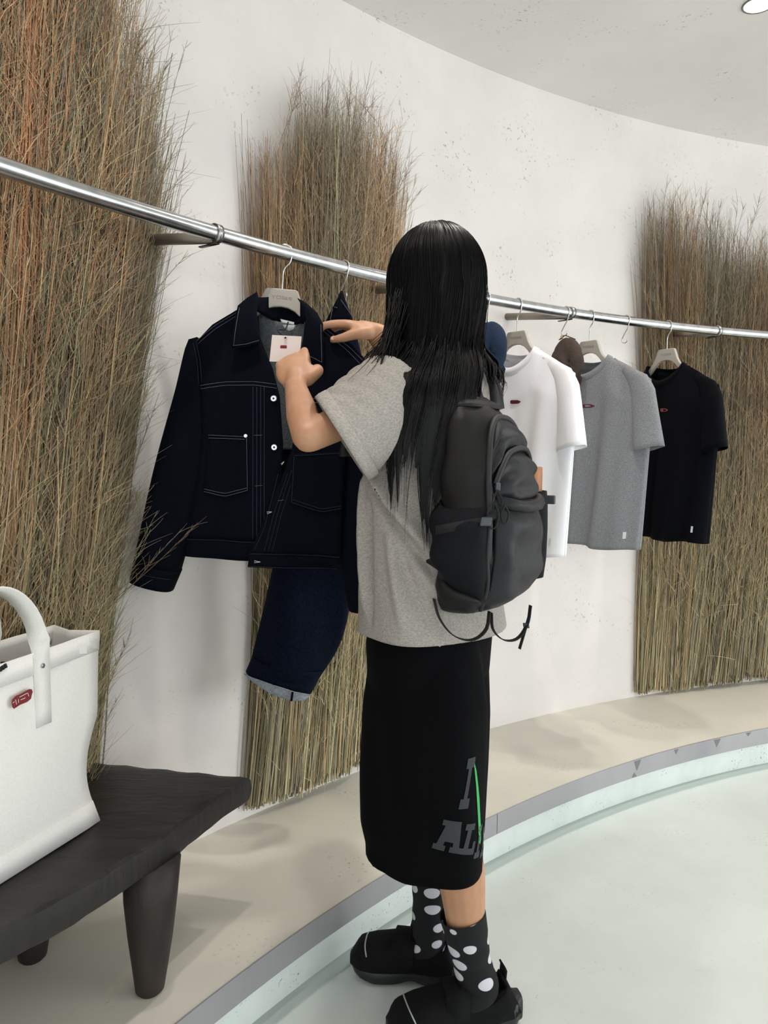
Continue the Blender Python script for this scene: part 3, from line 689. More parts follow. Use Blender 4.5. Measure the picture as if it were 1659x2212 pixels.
# ------------------------------------------------------------------ T-shirts on hangers
def make_tee(deg, name_c, material, label, patch, room=1.0, wallside=0.93, seed=0, length=0.632, rib=None, hem_hw=0.215):
    c = pol(deg, RAIL_R, RAIL_Z); rad = (pol(deg, 1) - pol(deg, 0)).normalized(); axx = -rad; up = V((0, 0, 1)); fr = axx.cross(up).normalized()
    e = empty('t_shirt', c + V((0, 0, -0.8)), label, 't-shirt', 'plain T-shirts hanging on the rail')
    rs = random.Random(seed)
    ph = [rs.uniform(0, 6) for _ in range(6)]
    NW, NZ, SH, SZ = 0.090, -0.148, 0.238, -0.228
    def P(x, z, d): return c + axx * x + up * z + fr * d
    def sx(x): return x * (room if x > 0 else wallside)
    def ztop(x, front):
        ax_ = abs(x)
        if ax_ < NW:
            q = 1 - (ax_ / NW) ** 2
            return NZ - (0.060 if front else 0.016) * q ** 0.8
        return NZ + (SZ - NZ) * ((ax_ - NW) / (SH - NW)) ** 1.15
    def depth(u, t, side):
        x = u * SH; ed = math.sqrt(max(0, 1 - u * u))
        neck = 0.038 * max(0, 1 - (x / (NW * 1.25)) ** 2) * (1 - min(1, t / 0.2)) ** 1
        body_ = (0.030 * min(1, t / 0.18) + 0.035 * t) * ed ** 0.8
        fold = (0.013 * math.sin(9 * u + ph[0] + side) + 0.009 * math.sin(17 * u + ph[1] * side + 1.5 * t)) * min(1, t * 1.6) * ed
        fold += 0.006 * math.sin(5 * t + 6 * u + ph[2]) * t * ed
        return side * (neck + body_) + fold
    NU, NT = 56, 44
    def pos(u, t, side):
        zt = ztop(u * SH, side > 0); hw = SH + (0.010) * min(1, t * 4) - (SH + 0.01 - hem_hw) * max(0, t - 0.12) / 0.88
        x = sx(u * hw); z = zt + (-0.14 - length - 0.004 * math.sin(7 * u + ph[3]) - zt) * t
        z -= 0.012 * (1 - side) / 2 * t * 0 
        return P(x, z, depth(u, t, side))
    us = [math.sin(PI / 2 * (2 * i / NU - 1)) for i in range(NU + 1)]
    for side, nm in ((1, 'front_panel'), (-1, 'back_panel')):
        v = [pos(u, t / NT, side) for t in range(NT + 1) for u in us]; f = []
        for t in range(NT):
            for k in range(NU):
                a = t * (NU + 1) + k; q = (a, a + NU + 1, a + NU + 2, a + 1); f.append(q if side > 0 else q[::-1])
        o = mesh(nm, v, f, material, e); solid(o, 0.0016, 0)
    # rib collar
    loop = [pos(u, 0, 1) for u in np.linspace(-NW / SH, NW / SH, 25)] + [pos(u, 0, -1) for u in np.linspace(NW / SH, -NW / SH, 25)[1:-1]]
    P_ = np.array([tuple(p) for p in loop]); cen = P_.mean(0)
    v, f = [], []
    for p in P_:
        d = cen - p; d[2] = 0; d /= np.linalg.norm(d) + 1e-9; inn = p + d * 0.005 + np.array([0, 0, 0.010]); 
        out = p - d * 0.0025 - np.array([0, 0, 0.012])
        v += [tuple(out), tuple(p + np.array([0, 0, 0.002]) - d * 0.001), tuple(inn)]
    n_ = len(P_)
    for i in range(n_):
        j = (i + 1) % n_
        for k in range(2): f.append((i * 3 + k, j * 3 + k, j * 3 + k + 1, i * 3 + k + 1))
    o = mesh('neck_rib', v, f, rib or material, e); solid(o, 0.0022, 0)
    # sleeves
    for s in (1, -1):
        v, f = [], []; n_s, rr = 28, 16
        for i in range(rr + 1):
            q = i / rr
            ox, oz = np.interp(q, [0, .12, .3, 1], [0.150, 0.222, 0.250, 0.283]), np.interp(q, [0, .12, .3, 1], [-0.180, -0.212, -0.255, -0.435])
            ix, iz = np.interp(q, [0, .12, .3, 1], [0.135, 0.165, 0.180, 0.196]), np.interp(q, [0, .12, .3, 1], [-0.196, -0.245, -0.300, -0.458])
            x, z, hw = s * (ox + ix) / 2, (oz + iz) / 2, (ox - ix) / 2; dzx = (oz - iz) / 2; hd = np.interp(q, [0, .12, .3, 1], [0.006, 0.017, 0.027, 0.040])
            for k in range(n_s):
                a = 2 * PI * k / n_s
                fold = 1 + 0.10 * math.sin(3 * a + ph[4] + 2 * q) * q
                xx = x + hw * math.cos(a) * fold; zz = z + dzx * math.cos(a) * s
                v.append(P(sx(xx) if s > 0 else sx(xx) * 0.97, zz, hd * math.sin(a) * fold + 0.004))
        for i in range(rr):
            for k in range(n_s):
                a, b = i * n_s + k, i * n_s + (k + 1) % n_s; q_ = (a, b, b + n_s, a + n_s); f.append(q_ if s > 0 else q_[::-1])
        o = mesh('sleeve', v, f, material, e); solid(o, 0.0018, 0)
        # hem seam ring
        ring = [V(v[(rr - 1) * n_s + k]) for k in range(n_s)]
    # chest patch
    def patch_at(u, t, w_, h_, mt, nm, shape=None):
        shape = shape or [(-1, -0.5), (-0.8, -1), (0.5, -1), (1, -0.25), (1, 0.1), (0.5, 0.8), (-0.8, 1), (-1, 0.6)]
        du = w_ / (2 * SH); v = []
        for a, b in shape:
            uu = u + a * du; zt = ztop(uu * SH, True); tt = ((t + b * h_ / 2) - zt) / (-0.14 - length - zt); v.append(pos(uu, tt, 1) + fr * 0.0026)
        return mesh(nm, v, [tuple(range(len(v)))], mt, e, smooth=False)
    patch_at(0.15, -0.305, 0.040, 0.012, patch, 'chest_patch')
    patch_at(0.86, -0.725, 0.008, 0.022, M['label_white'], 'hem_label', [(-1, -1), (1, -1), (1, 1), (-1, 1)])
    return e
for deg, nm, mt, lab, patch, hl, sd in ((127.62, 'w', M['tee_white'], 'plain white T-shirt with a small dark red chest patch on a hanger', M['dark_red'], 'greige hanger holding the white T-shirt', 3),
                                        (122.95, 'g', M['tee_grey'], 'heather grey T-shirt with a small dark red chest patch on a hanger', M['dark_red'], 'greige hanger holding the heather grey T-shirt', 8),
                                        (117.66, 'b', M['tee_black'], 'black T-shirt with a small salmon red chest patch on a hanger', M['salmon'], 'greige hanger holding the black T-shirt', 5)):
    rad = (pol(deg, 1) - pol(deg, 0)).normalized()
    make_hanger(pol(deg, RAIL_R, RAIL_Z), -rad, hl)
    make_tee(deg, nm, mt, lab, patch, room={'w': 0.97, 'g': 1.08, 'b': 0.97}[nm], seed=sd)
make_shook(120.55, 'empty steel S-shaped hook on the rail between the grey and black T-shirts')

# ------------------------------------------------------------------ denim jacket on its hanger, turned to face the room
J0 = pol(139.87, RAIL_R, RAIL_Z)
make_hanger(J0, V((1, 0.04, 0)).normalized(), 'greige hanger holding the dark denim jacket', tilt=0.075)
JS = 1.822 / 1660.0                       # pattern unit of the jacket: about 1.1 mm
def J(u, v, d=0.0): return V((J0.x + (u - 615) * JS, J0.y + d, J0.z - (v - 546) * JS))
jacket = empty('denim_jacket', J(600, 1200), 'raw dark indigo denim jacket with pale stitching and metal buttons on a hanger', 'jacket')
def panel(name, outline, dfun, material, parent, thick=0.0022, step=11, offs=0.0):
    p2, f = poly_panel_2d(outline, step)
    v = [J(a, b, dfun(a, b) + offs) for a, b in p2]
    # face the viewer
    fx = []
    for q in f:
        a, b, c = (p2[i] for i in q[:3]); area = (b[0] - a[0]) * (c[1] - a[1]) - (b[1] - a[1]) * (c[0] - a[0])
        fx.append(q if area < 0 else q[::-1])
    o = mesh(name, v, fx, material, parent); solid(o, thick, 0); return o
def lerp(a, b, t): return a + (b - a) * max(0.0, min(1.0, t))
def d_left(u, v):
    q = max(0, 1 - ((u - 590) / 190.0) ** 2)
    return -0.020 - 0.050 * math.sqrt(q) * lerp(0.35, 1, (v - 660) / 170) + 0.004 * math.sin(u * 0.055 + v * 0.006) - 0.012 * lerp(0, 1, (v - 900) / 280)
def d_right(u, v):
    q = max(0, 1 - ((u - 615) / 210.0) ** 2)
    return -0.022 - 0.050 * math.sqrt(q) * lerp(0.35, 1, (v - 690) / 160) + 0.004 * math.sin(u * 0.05 + v * 0.004) - 0.045 * lerp(0, 1, (v - 880) / 300) * lerp(1, 0, (u - 560) / 150)
def d_back(u, v): return 0.045 + 0.015 * math.sin(u * 0.04) * lerp(0, 1, (v - 800) / 300) - 0.045 * lerp(1, 0, (v - 650) / 120)
back_out = [(560, 668), (600, 690), (640, 694), (668, 684), (740, 740), (800, 790), (790, 880), (755, 1000), (750, 1190), (415, 1180), (440, 1000), (432, 850), (420, 742), (520, 672)]
panel('back_panel', back_out, d_back, M['denim'], jacket)
panel('back_lining', [(558, 672), (600, 688), (640, 694), (672, 690), (700, 800), (690, 960), (600, 960), (560, 800)], d_back, M['denim_in'], jacket, offs=-0.006)
fl = panel('front_panel', [(530, 664), (560, 700), (578, 748), (598, 795), (612, 850), (619, 950), (612, 1050), (592, 1130), (572, 1150), (412, 1150), (432, 1060), (448, 950), (448, 840), (432, 742), (470, 703)], d_left, M['denim'], jacket)
fr_ = panel('front_panel', [(676, 690), (700, 700), (760, 742), (806, 792), (760, 850), (748, 950), (742, 1080), (738, 1182), (557, 1170), (572, 1130), (592, 1085), (622, 1010), (640, 955), (650, 880), (660, 800), (662, 740)], d_right, M['denim'], jacket, offs=-0.010)
panel('waistband', [(410, 1148), (575, 1150), (572, 1192), (406, 1186)], d_left, M['denim'], jacket, 0.003, offs=-0.002)
panel('waistband', [(557, 1168), (738, 1180), (735, 1209), (553, 1198)], d_right, M['denim'], jacket, 0.003, offs=-0.013)
# button facing strip on the open front (turned edge showing its inner side)
panel('placket_facing', [(640, 955), (652, 880), (664, 800), (672, 800), (664, 890), (655, 960), (640, 1000), (628, 1012)], d_right, M['denim_in'], jacket, offs=-0.006)
# pockets, slightly proud of the fronts
panel('pocket', [(462, 928), (547, 931), (549, 1046), (497, 1060), (452, 1050)], d_left, M['denim'], jacket, 0.002, offs=-0.0035)
panel('pocket', [(642, 968), (742, 962), (742, 1084), (700, 1092), (636, 1070)], d_right, M['denim'], jacket, 0.002, offs=-0.0135)
# collar leaves and stand
def d_collar(u, v): return -0.050 - 0.030 * lerp(0, 1, (v - 640) / 110) - 0.012 * math.sin(min(1, max(0, (v - 640) / 120)) * PI)
panel('collar_leaf', [(564, 637), (570, 655), (566, 678), (571, 710), (576, 744), (545, 752), (516, 755), (521, 710), (527, 668), (545, 650)], d_collar, M['denim'], jacket, 0.004)
panel('collar_leaf', [(648, 650), (668, 662), (690, 682), (702, 704), (703, 745), (704, 787), (678, 776), (655, 770), (662, 735), (667, 690), (660, 668)], d_collar, M['denim'], jacket, 0.004)
def d_stand(u, v): return 0.018 - 0.062 * min(1.0, abs((u - 616) / 56.0)) ** 2
panel('collar_stand', [(562, 646), (590, 636), (620, 634), (650, 644), (672, 664), (668, 692), (640, 694), (616, 692), (590, 686), (562, 674)], d_stand, M['denim'], jacket, 0.003)
panel('neck_label', [(604, 682), (640, 690), (632, 704), (622, 707), (612, 700)], lambda u, v: 0.010, M['label_white'], jacket, 0.001)
# sleeves: soft flattened tubes with cuffs
def loft_tube(name, left, right, half, dcen, material, parent, frame, n=28, rows=26, crumple=0.06, seed=0, thick=0.0022):
    L_, R_ = smoothpath(left, rows), smoothpath(right, rows); v, f = [], []; rs = random.Random(seed); p1, p2 = rs.uniform(0, 6), rs.uniform(0, 6)
    for i in range(rows):
        q = i / (rows - 1); hd = half[0] + (half[1] - half[0]) * q; dc = dcen[0] + (dcen[1] - dcen[0]) * q
        for k in range(n):
            a = 2 * PI * k / n; c_, s_ = math.cos(a), math.sin(a)
            fx = 0.5 - 0.5 * (abs(c_) ** 0.85) * (1 if c_ > 0 else -1)
            u = R_[i] * (1 - fx) + L_[i] * fx
            d = dc - hd * (abs(s_) ** 0.8) * (1 if s_ > 0 else -1) * (1 + crumple * math.sin(5 * q * PI + 3 * a + p1) + crumple * math.sin(3 * a + p2 + 2 * q))
            v.append(frame(u[0], u[1], d))
    for i in range(rows - 1):
        for k in range(n): f.append((i * n + k, i * n + (k + 1) % n, (i + 1) * n + (k + 1) % n, (i + 1) * n + k))
    o = mesh(name, v, f, material, parent); solid(o, thick, 0); return o
sl_l = [(436, 728), (414, 738), (388, 840), (350, 975), (322, 1095), (298, 1205)]; sl_r = [(440, 730), (450, 800), (459, 905), (446, 1020), (424, 1115), (394, 1222)]
loft_tube('sleeve', sl_l, sl_r, (0.020, 0.046), (-0.022, -0.040), M['denim'], jacket, J, seed=1)
loft_tube('cuff', [(300, 1200), (291, 1240)], [(396, 1218), (377, 1262)], (0.047, 0.047), (-0.040, -0.040), M['denim'], jacket, J, rows=6, crumple=0.0, thick=0.0035)
sr_l = [(795, 782), (758, 850), (742, 960), (733, 1080), (732, 1170), (750, 1270)]; sr_r = [(800, 784), (838, 850), (862, 1000), (858, 1120), (845, 1270)]
loft_tube('sleeve', sr_l, sr_r, (0.020, 0.045), (-0.022, -0.030), M['denim'], jacket, J, seed=2)
loft_tube('cuff', [(748, 1262), (757, 1302)], [(846, 1262), (836, 1302)], (0.046, 0.046), (-0.030, -0.030), M['denim'], jacket, J, rows=6, crumple=0.0, thick=0.0035)
# stitching
def stitch(lines, dfun, offs, name, material=None, rad=0.00055):
    ps = []
    for ln in lines:
        pp = resample([(a, b) for a, b in ln], max(4, int(sum(math.hypot(ln[i + 1][0] - ln[i][0], ln[i + 1][1] - ln[i][1]) for i in range(len(ln) - 1)) / 10)))
        ps.append(tube_vf([J(a, b, dfun(a, b) + offs) for a, b in pp], rad, 4))
    v, f = join_vf(*ps); return mesh(name, v, f, material or M['stitch'], jacket)
dl = lambda u, v: d_left(u, v); 
stitch([[(446, 829), (500, 821), (560, 821), (604, 826)], [(447, 836), (500, 828), (560, 828), (606, 834)]], dl, -0.0022, 'yoke_stitching')
stitch([[(664, 853), (700, 856), (738, 863)], [(663, 861), (700, 864), (736, 871)]], d_right, -0.0125, 'yoke_stitching')
stitch([[(434, 738), (474, 706), (526, 672)], [(440, 742), (478, 711), (526, 679)]], dl, -0.0025, 'shoulder_stitching')
stitch([[(702, 708), (755, 748), (790, 782)], [(702, 716), (750, 754), (785, 790)]], d_right, -0.0125, 'shoulder_stitching')
stitch([[(464, 931), (545, 934)], [(464, 937), (541, 939)], [(545, 934), (547, 1044)], [(453, 1048), (497, 1058), (547, 1044)], [(454, 1043), (497, 1052), (546, 1039)]], dl, -0.0055, 'pocket_stitching')
stitch([[(645, 972), (739, 966)], [(645, 974), (640, 1068)], [(640, 1067), (700, 1088), (740, 1080)], [(642, 1061), (700, 1082), (740, 1075)]], d_right, -0.0155, 'pocket_stitching', M['stitch_dim'])
stitch([[(x, 832), (x - 1, 1146)] for x in (558, 566, 574, 581)], dl, -0.0016, 'pleat_stitching', M['stitch_dim'], 0.0009)
stitch([[(560, 931), (577, 930)]], dl, -0.003, 'bar_tack'); stitch([[(562, 1035), (577, 1034)]], dl, -0.003, 'bar_tack')
stitch([[(612, 1064), (624, 1062)]], d_right, -0.0125, 'bar_tack')
stitch([[(612, 1010), (585, 1120), (566, 1164)], [(648, 1000), (620, 1090), (602, 1166)], [(640, 1000), (612, 1090), (594, 1166)], [(632, 1008), (604, 1090), (586, 1166)]], d_right, -0.0125, 'placket_stitching', M['stitch_dim'])
stitch([[(414, 1150), (490, 1149), (570, 1153)]], dl, -0.0045, 'hem_stitching', M['stitch_dim'])
stitch([[(557, 1171), (640, 1173), (737, 1183)], [(554, 1196), (640, 1201), (734, 1207)]], d_right, -0.0155, 'hem_stitching', M['stitch_dim'])
stitch([[(520, 750), (546, 747), (573, 739)], [(521, 750), (526, 710), (531, 672)]], d_collar, -0.003, 'collar_stitching', M['stitch'])
stitch([[(660, 766), (680, 771), (700, 782)], [(700, 782), (699, 745), (698, 706)]], d_collar, -0.003, 'collar_stitching', M['stitch'])
stitch([[(434, 742), (443, 780), (447, 826)], [(440, 738), (449, 780), (453, 824)]], lambda u, v: -0.050 - 0.010 * lerp(0, 1, (v - 740) / 80), -0.014, 'armhole_stitching', M['stitch_dim'])
stitch([[(302, 1212), (340, 1224), (388, 1231)]], lambda u, v: -0.0885, -0.004, 'cuff_stitching', M['stitch_dim'])
# metal buttons and buttonholes
for (u, v_) in ((600, 855), (601, 955)):
    c = J(u, v_, d_left(u, v_) - 0.0035); vs = [c + V((0.0075 * math.cos(a), 0, 0.0075 * math.sin(a))) for a in np.linspace(0, 2 * PI, 20, endpoint=False)]
    vs += [c + V((0.0062 * math.cos(a), -0.0022, 0.0062 * math.sin(a))) for a in np.linspace(0, 2 * PI, 20, endpoint=False)]
    f = [(i, (i + 1) % 20, 20 + (i + 1) % 20, 20 + i) for i in range(20)] + [tuple(range(20, 40))]
    b_o = mesh('button', vs, f, M['button'], jacket, smooth=False)
    vs = [c + V((0.0024 * math.cos(a), -0.0026, 0.0024 * math.sin(a))) for a in np.linspace(0, 2 * PI, 12, endpoint=False)]
    mesh('button_centre', vs, [tuple(range(12))], M['button_dark'], b_o, smooth=False)
c = J(543, 932, d_left(543, 932) - 0.006)
mesh('rivet', [c + V((0.004 * math.cos(a), 0, 0.004 * math.sin(a))) for a in np.linspace(0, 2 * PI, 12, endpoint=False)], [tuple(range(12))], M['button'], jacket, smooth=False)
for (u, v_, w_, sl) in ((593, 1088, 7, -1.5), (570, 1187, 9, 0.5), (620, 988, 4, -4)):
    ring = [(u + w_ * math.cos(a), v_ + 2.2 * math.sin(a) + sl * math.cos(a)) for a in np.linspace(0, 2 * PI, 14)]
    stitch([ring], d_right, -0.0165 if v_ > 1150 else -0.0125, 'buttonhole', M['label_white'], 0.0007)
# swing tag on its cord, pulled forward by the hand
TAGC = V((-0.203, 1.585, 1.386))
tw, th = 0.030, 0.027
tvs = [TAGC + V((a * tw + 0.0022 * b, 0.004 * b, b * th - 0.0012 * a)) for a, b in ((-1, -1), (1, -1), (1, 1), (-1, 1))]
tg = mesh('swing_tag', tvs, [(0, 1, 2, 3)], M['paper'], jacket, smooth=False); solid(tg, 0.0008, 0)
mk2 = [(-0.0065, -0.003), (0.006, -0.003), (0.0068, 0.0), (0.006, 0.0032), (-0.006, 0.0032), (-0.007, 0.0)]
mesh('tag_mark', [TAGC + V((a - 0.004, -0.0008, b + 0.004)) for a, b in mk2], [tuple(range(6))], M['red'], tg, smooth=False)
tube('tag_cord', smoothpath([J(622, 690, 0.0), J(622, 712, -0.05), J(617, 725, -0.14), TAGC + V((0.0, -0.001, th * 0.82))], 14), 0.0017, M['cord'], tg, 6)
tube('tag_eyelet', [TAGC + V((0.0030 * math.cos(a), -0.001, th * 0.80 + 0.0030 * math.sin(a))) for a in np.linspace(0, 2 * PI, 14)], 0.0008, M['button'], tg, 5)

# ------------------------------------------------------------------ jeans on a hook
qc, qa = make_shook(137.19, 'steel S-shaped hook on the rail holding the dark jeans')
QS = 1.969 / 1660.0; Q0 = V((-0.106, 1.969, 1.642))
def Q(u, v, d=0.0): return V((Q0.x + (u - 743) * QS, Q0.y + d, Q0.z - (v - 572) * QS))
jeans = empty('jeans', Q(640, 1480), 'dark indigo jeans with a turned-up hem hung by a belt loop behind the denim jacket', 'jeans')
jl = [(735, 640), (704, 702), (668, 840), (630, 1040), (594, 1205), (566, 1330), (541, 1432)]
jr = [(741, 640), (766, 700), (795, 850), (792, 1050), (768, 1240), (742, 1375), (690, 1468)]
loft_tube('trouser_leg', jl, jr, (0.010, 0.060), (0.0, 0.0), M['denim_jeans'], jeans, Q, rows=46, n=40, crumple=0.15, seed=4)
loft_tube('turn_up', [(548, 1412), (533, 1446)], [(704, 1442), (676, 1494)], (0.063, 0.066), (0.0, 0.0), M['denim_jeans'], jeans, Q, rows=5, n=40, crumple=0.0, thick=0.003)
# far side of the hem shows its grey inside below the front edge
hem_in = poly_panel_2d([(535, 1446), (570, 1452), (620, 1468), (677, 1490), (666, 1499), (640, 1497), (596, 1482), (566, 1464)], 9)
o = mesh('hem_inside', [Q(a, b, -0.030 - 0.042 * math.sqrt(max(0, 1 - ((a - 606) / 74.0) ** 2))) for a, b in hem_in[0]], [q[::-1] for q in hem_in[1]], M['selvedge'], jeans); solid(o, 0.002, 0)
v, f = tube_vf([Q(a, b, -0.034 - 0.042 * math.sqrt(max(0, 1 - ((a - 606) / 74.0) ** 2))) for a, b in ((534, 1445), (552, 1448), (575, 1453), (600, 1461), (620, 1467), (645, 1477), (676, 1489))], 0.0014, 5); mesh('hem_edge', v, f, M['selvedge'], jeans)
v, f = tube_vf([Q(641, 1476, -0.072), Q(638, 1496, -0.070)], 0.0030, 6); mesh('side_seam', v, f, M['denim'], jeans)
# waistband folded to a point on the hook, belt loop, seams
def dq(u, v): return -0.012 - 0.05 * lerp(0, 1, (v - 640) / 150)
o_ = poly_panel_2d([(737, 632), (742, 634), (768, 700), (752, 694), (722, 690), (702, 704)], 9)
o = mesh('waistband', [Q(a, b, -0.020 - 0.1 * max(0, (b - 632)) / 700) for a, b in o_[0]], [q[::-1] for q in o_[1]], M['denim'], jeans); solid(o, 0.004, 0)
tube('belt_loop', smoothpath([Q(728, 668, -0.030), Q(733, 645, -0.024), Q(738, 630, -0.010), Q(741, 634, 0.006)], 12), 0.0045, M['denim'], jeans, 6, flat=(1, 0.45))
v, f = join_vf(tube_vf([Q(738, 648, -0.026), Q(752, 668, -0.033), Q(764, 686, -0.036)], 0.0006, 4), tube_vf([Q(725, 664, -0.033), Q(731, 666, -0.033)], 0.0008, 4), tube_vf([Q(721, 668, -0.033), Q(716, 696, -0.036)], 0.0006, 4))
mesh('waist_stitching', v, f, M['stitch'], jeans)

# ------------------------------------------------------------------ caps on hooks
M['brown_cap'] = weave('brown_wool_twill', (62, 52, 46), (74, 62, 55), scale=900)
M['navy_cap'] = weave('navy_twill', (22, 36, 56), (29, 45, 68), scale=900)
M['brass'] = mat('brass_slider', (170, 142, 98), 0.35, 0.9)
def make_cap(deg, material, label, hook_label, r, ctr, axis_l, squash, seed):
    """crown hangs from its back strap: opening to one side, dome to the other; ctr, axis in (across, up, out) of the hook"""
    c, axx = make_shook(deg, hook_label); up = V((0, 0, 1)); fr = axx.cross(up).normalized()
    W_ = lambda a, z, d: c + axx * a + up * z + fr * d
    e = empty('cap', W_(*ctr), label, 'cap', 'caps hanging on the rail')
    A = (axx * axis_l[0] + up * axis_l[1] + fr * axis_l[2]).normalized(); X = (up - A * up.dot(A)).normalized(); Y = A.cross(X)
    rs = random.Random(seed); p1, p2 = rs.uniform(0, 6), rs.uniform(0, 6)
    v, f = [], []; nl, nk = 14, 48; C0 = W_(*ctr)
    for i in range(nl + 1):
        ph = PI / 2 * i / nl; rr, h = math.cos(ph) ** 0.75, math.sin(ph)
        for k in range(nk):
            a = 2 * PI * k / nk; seam = 1 - 0.025 * math.exp(-((((a / (2 * PI) * 6) + 0.5) % 1 - 0.5) / 0.07) ** 2)
            cr = 1 + 0.06 * math.sin(3 * a + p1 + 2 * h) + 0.05 * math.sin(2 * a + p2) * h
            v.append(C0 + (X * math.cos(a) * squash[0] + Y * math.sin(a) * squash[1]) * (r * rr * seam * cr) + A * (h * r * squash[2] * cr))
    for i in range(nl):
        for k in range(nk): f.append((i * nk + k, i * nk + (k + 1) % nk, (i + 1) * nk + (k + 1) % nk, (i + 1) * nk + k))
    o = mesh('crown', v, f, material, e); solid(o, 0.002, 0)
    top = C0 + A * (r * squash[2] * 1.0); vv, ff = lathe_vf([(0.006, 0.0), (0.0055, 0.003), (0.003, 0.0045)], 12)
    Rm = Matrix((X, Y, A)).transposed(); mesh('top_button', [top + Rm @ V(p) for p in vv], ff, material, e)
    # peak at the lower side of the opening
    v, f = [], []
    for i in range(7):
        for k in range(17):
            t = k / 16; a = PI + (t - 0.5) * 1.9; out = i / 6 * 0.065 * math.sin(PI * min(1, max(0, 0.12 + 0.76 * t)))
            base = C0 + (X * math.cos(a) * squash[0] + Y * math.sin(a) * squash[1]) * r
            v.append(base + (X * math.cos(a) + Y * math.sin(a) * 0.5) * out - A * (out * 0.35))
    for i in range(6):
        for k in range(16): f.append((i * 17 + k, i * 17 + k + 1, (i + 1) * 17 + k + 1, (i + 1) * 17 + k))
    o = mesh('peak', v, f, material, e); solid(o, 0.003, 0)
    # back strap up to the hook, slider
    hk = c + axx * 0.0 + up * (-0.0755); edge = C0 + X * (r * squash[0] * 0.98)
    tube('back_strap', smoothpath([edge + Y * 0.035 * squash[1], (edge + hk) / 2 + Y * 0.014, hk, (edge + hk) / 2 - Y * 0.014 + A * 0.008, edge - Y * 0.03 * squash[1]], 24), 0.007, material, e, 8, flat=(1, 0.22), ref=tuple(A))
    sp = (edge + hk) / 2 + Y * 0.016; q, g = box_v(-0.007, 0.007, -0.003, 0.003, -0.005, 0.005)
    mesh('slider', [sp + Y * p[1] + A * p[0] + up * p[2] for p in q], g, M['brass'], e, smooth=False)
    for k in range(3):
        a = k * PI / 3 * 1 + 0.5; p = C0 + (X * math.cos(a) * squash[0] + Y * math.sin(a) * squash[1]) * (r * 0.72) + A * (r * squash[2] * 0.72)
        nrm = (p - C0).normalized(); t1 = nrm.orthogonal().normalized(); t2 = nrm.cross(t1)
        mesh('eyelet', [p + nrm * 0.004 + t1 * 0.003 * math.cos(b) + t2 * 0.003 * math.sin(b) for b in np.linspace(0, 2 * PI, 10, endpoint=False)], [tuple(range(10))], M['cord'], e, smooth=False)
    return e
make_cap(124.57, M['brown_cap'], 'brown twill cap hung by its strap between the white and grey T-shirts', 'steel S-shaped hook on the rail holding the brown cap', 0.072, (0.012, -0.160, 0.0), (0.75, -0.25, 0.62), (1.0, 0.75, 0.85), 3)
make_cap(129.55, M['navy_cap'], 'navy blue cap hanging behind the long black hair beside the white T-shirt', 'steel S-shaped hook on the rail holding the navy cap', 0.078, (0.008, -0.150, 0.0), (0.75, -0.25, 0.62), (1.0, 0.8, 0.85), 9)

# ------------------------------------------------------------------ person reaching for the swing tag
M['skin'] = mat('skin', (194, 146, 114), 0.5, noise=30, rgb2=(186, 137, 105), bump=(900, 0.08, 0.0004))
M['skin'].node_tree.nodes['Principled BSDF'].inputs['Subsurface Weight'].default_value = 0.12
M['skin'].node_tree.nodes['Principled BSDF'].inputs['Subsurface Radius'].default_value = (0.012, 0.005, 0.003)
M['lips'] = mat('lips', (170, 96, 88), 0.5); M['eye'] = mat('eye_white', (230, 226, 222), 0.2); M['iris'] = mat('iris', (40, 26, 20), 0.15)
M['nail'] = mat('nail', (224, 184, 162), 0.3)
M['hair'] = mat('black_hair', (5, 5, 7), 0.40, noise=60, rgb2=(8, 7, 8), stretch=(6, 6, 0.4), spec=0.16)
M['tee_person'] = weave('taupe_grey_marl', (150, 144, 138), (174, 167, 160), heather=230, scale=1500, bumpd=0.0003, stretch=(1, 1, 1.8))
M['trouser'] = weave('black_twill', (4, 4, 6), (6, 6, 8), spec=0.1, scale=1400, bumpd=0.0003)
M['print_grey'] = mat('grey_print', (48, 49, 53), 0.8); M['print_green'] = mat('green_print', (60, 172, 92), 0.75)
M['shoe'] = weave('black_suede', (6, 6, 7), (10, 10, 12), scale=700, bumpd=0.0006); M['sole'] = mat('black_rubber', (20, 21, 25), 0.5); M['piping'] = mat('reflective_piping', (170, 172, 176), 0.4)
m_, N, L, b = nt('spotted_sock'); M['sock'] = m_; b.inputs['Roughness'].default_value = 0.95
tc = N.new('ShaderNodeTexCoord'); mp = N.new('ShaderNodeMapping'); mp.inputs['Scale'].default_value = (1.0, 1.0, 1.55); L.new(tc.outputs['Object'], mp.inputs[0])
vo = N.new('ShaderNodeTexVoronoi'); vo.inputs['Scale'].default_value = 18.5; vo.inputs['Randomness'].default_value = 0.75; L.new(mp.outputs[0], vo.inputs['Vector'])
cr = N.new('ShaderNodeValToRGB'); cr.color_ramp.elements[0].position = 0.325; cr.color_ramp.elements[1].position = 0.345; cr.color_ramp.elements[0].color = lin((206, 204, 212)); cr.color_ramp.elements[1].color = lin((14, 14, 17))
L.new(vo.outputs['Distance'], cr.inputs['Fac']); L.new(cr.outputs[0], b.inputs['Base Color'])

BC = V((0.10, 1.56, 0)); BF = V((-0.88, 0.475, 0)).normalized(); BL = V((-BF.y, BF.x, 0))
def B(fw, lf, z): return BC + BF * fw + BL * lf + V((0, 0, z))
person = empty('person', (0.15, 1.56, 0.0), 'person in grey tee and cropped black trousers wearing a backpack and holding a swing tag', 'person')

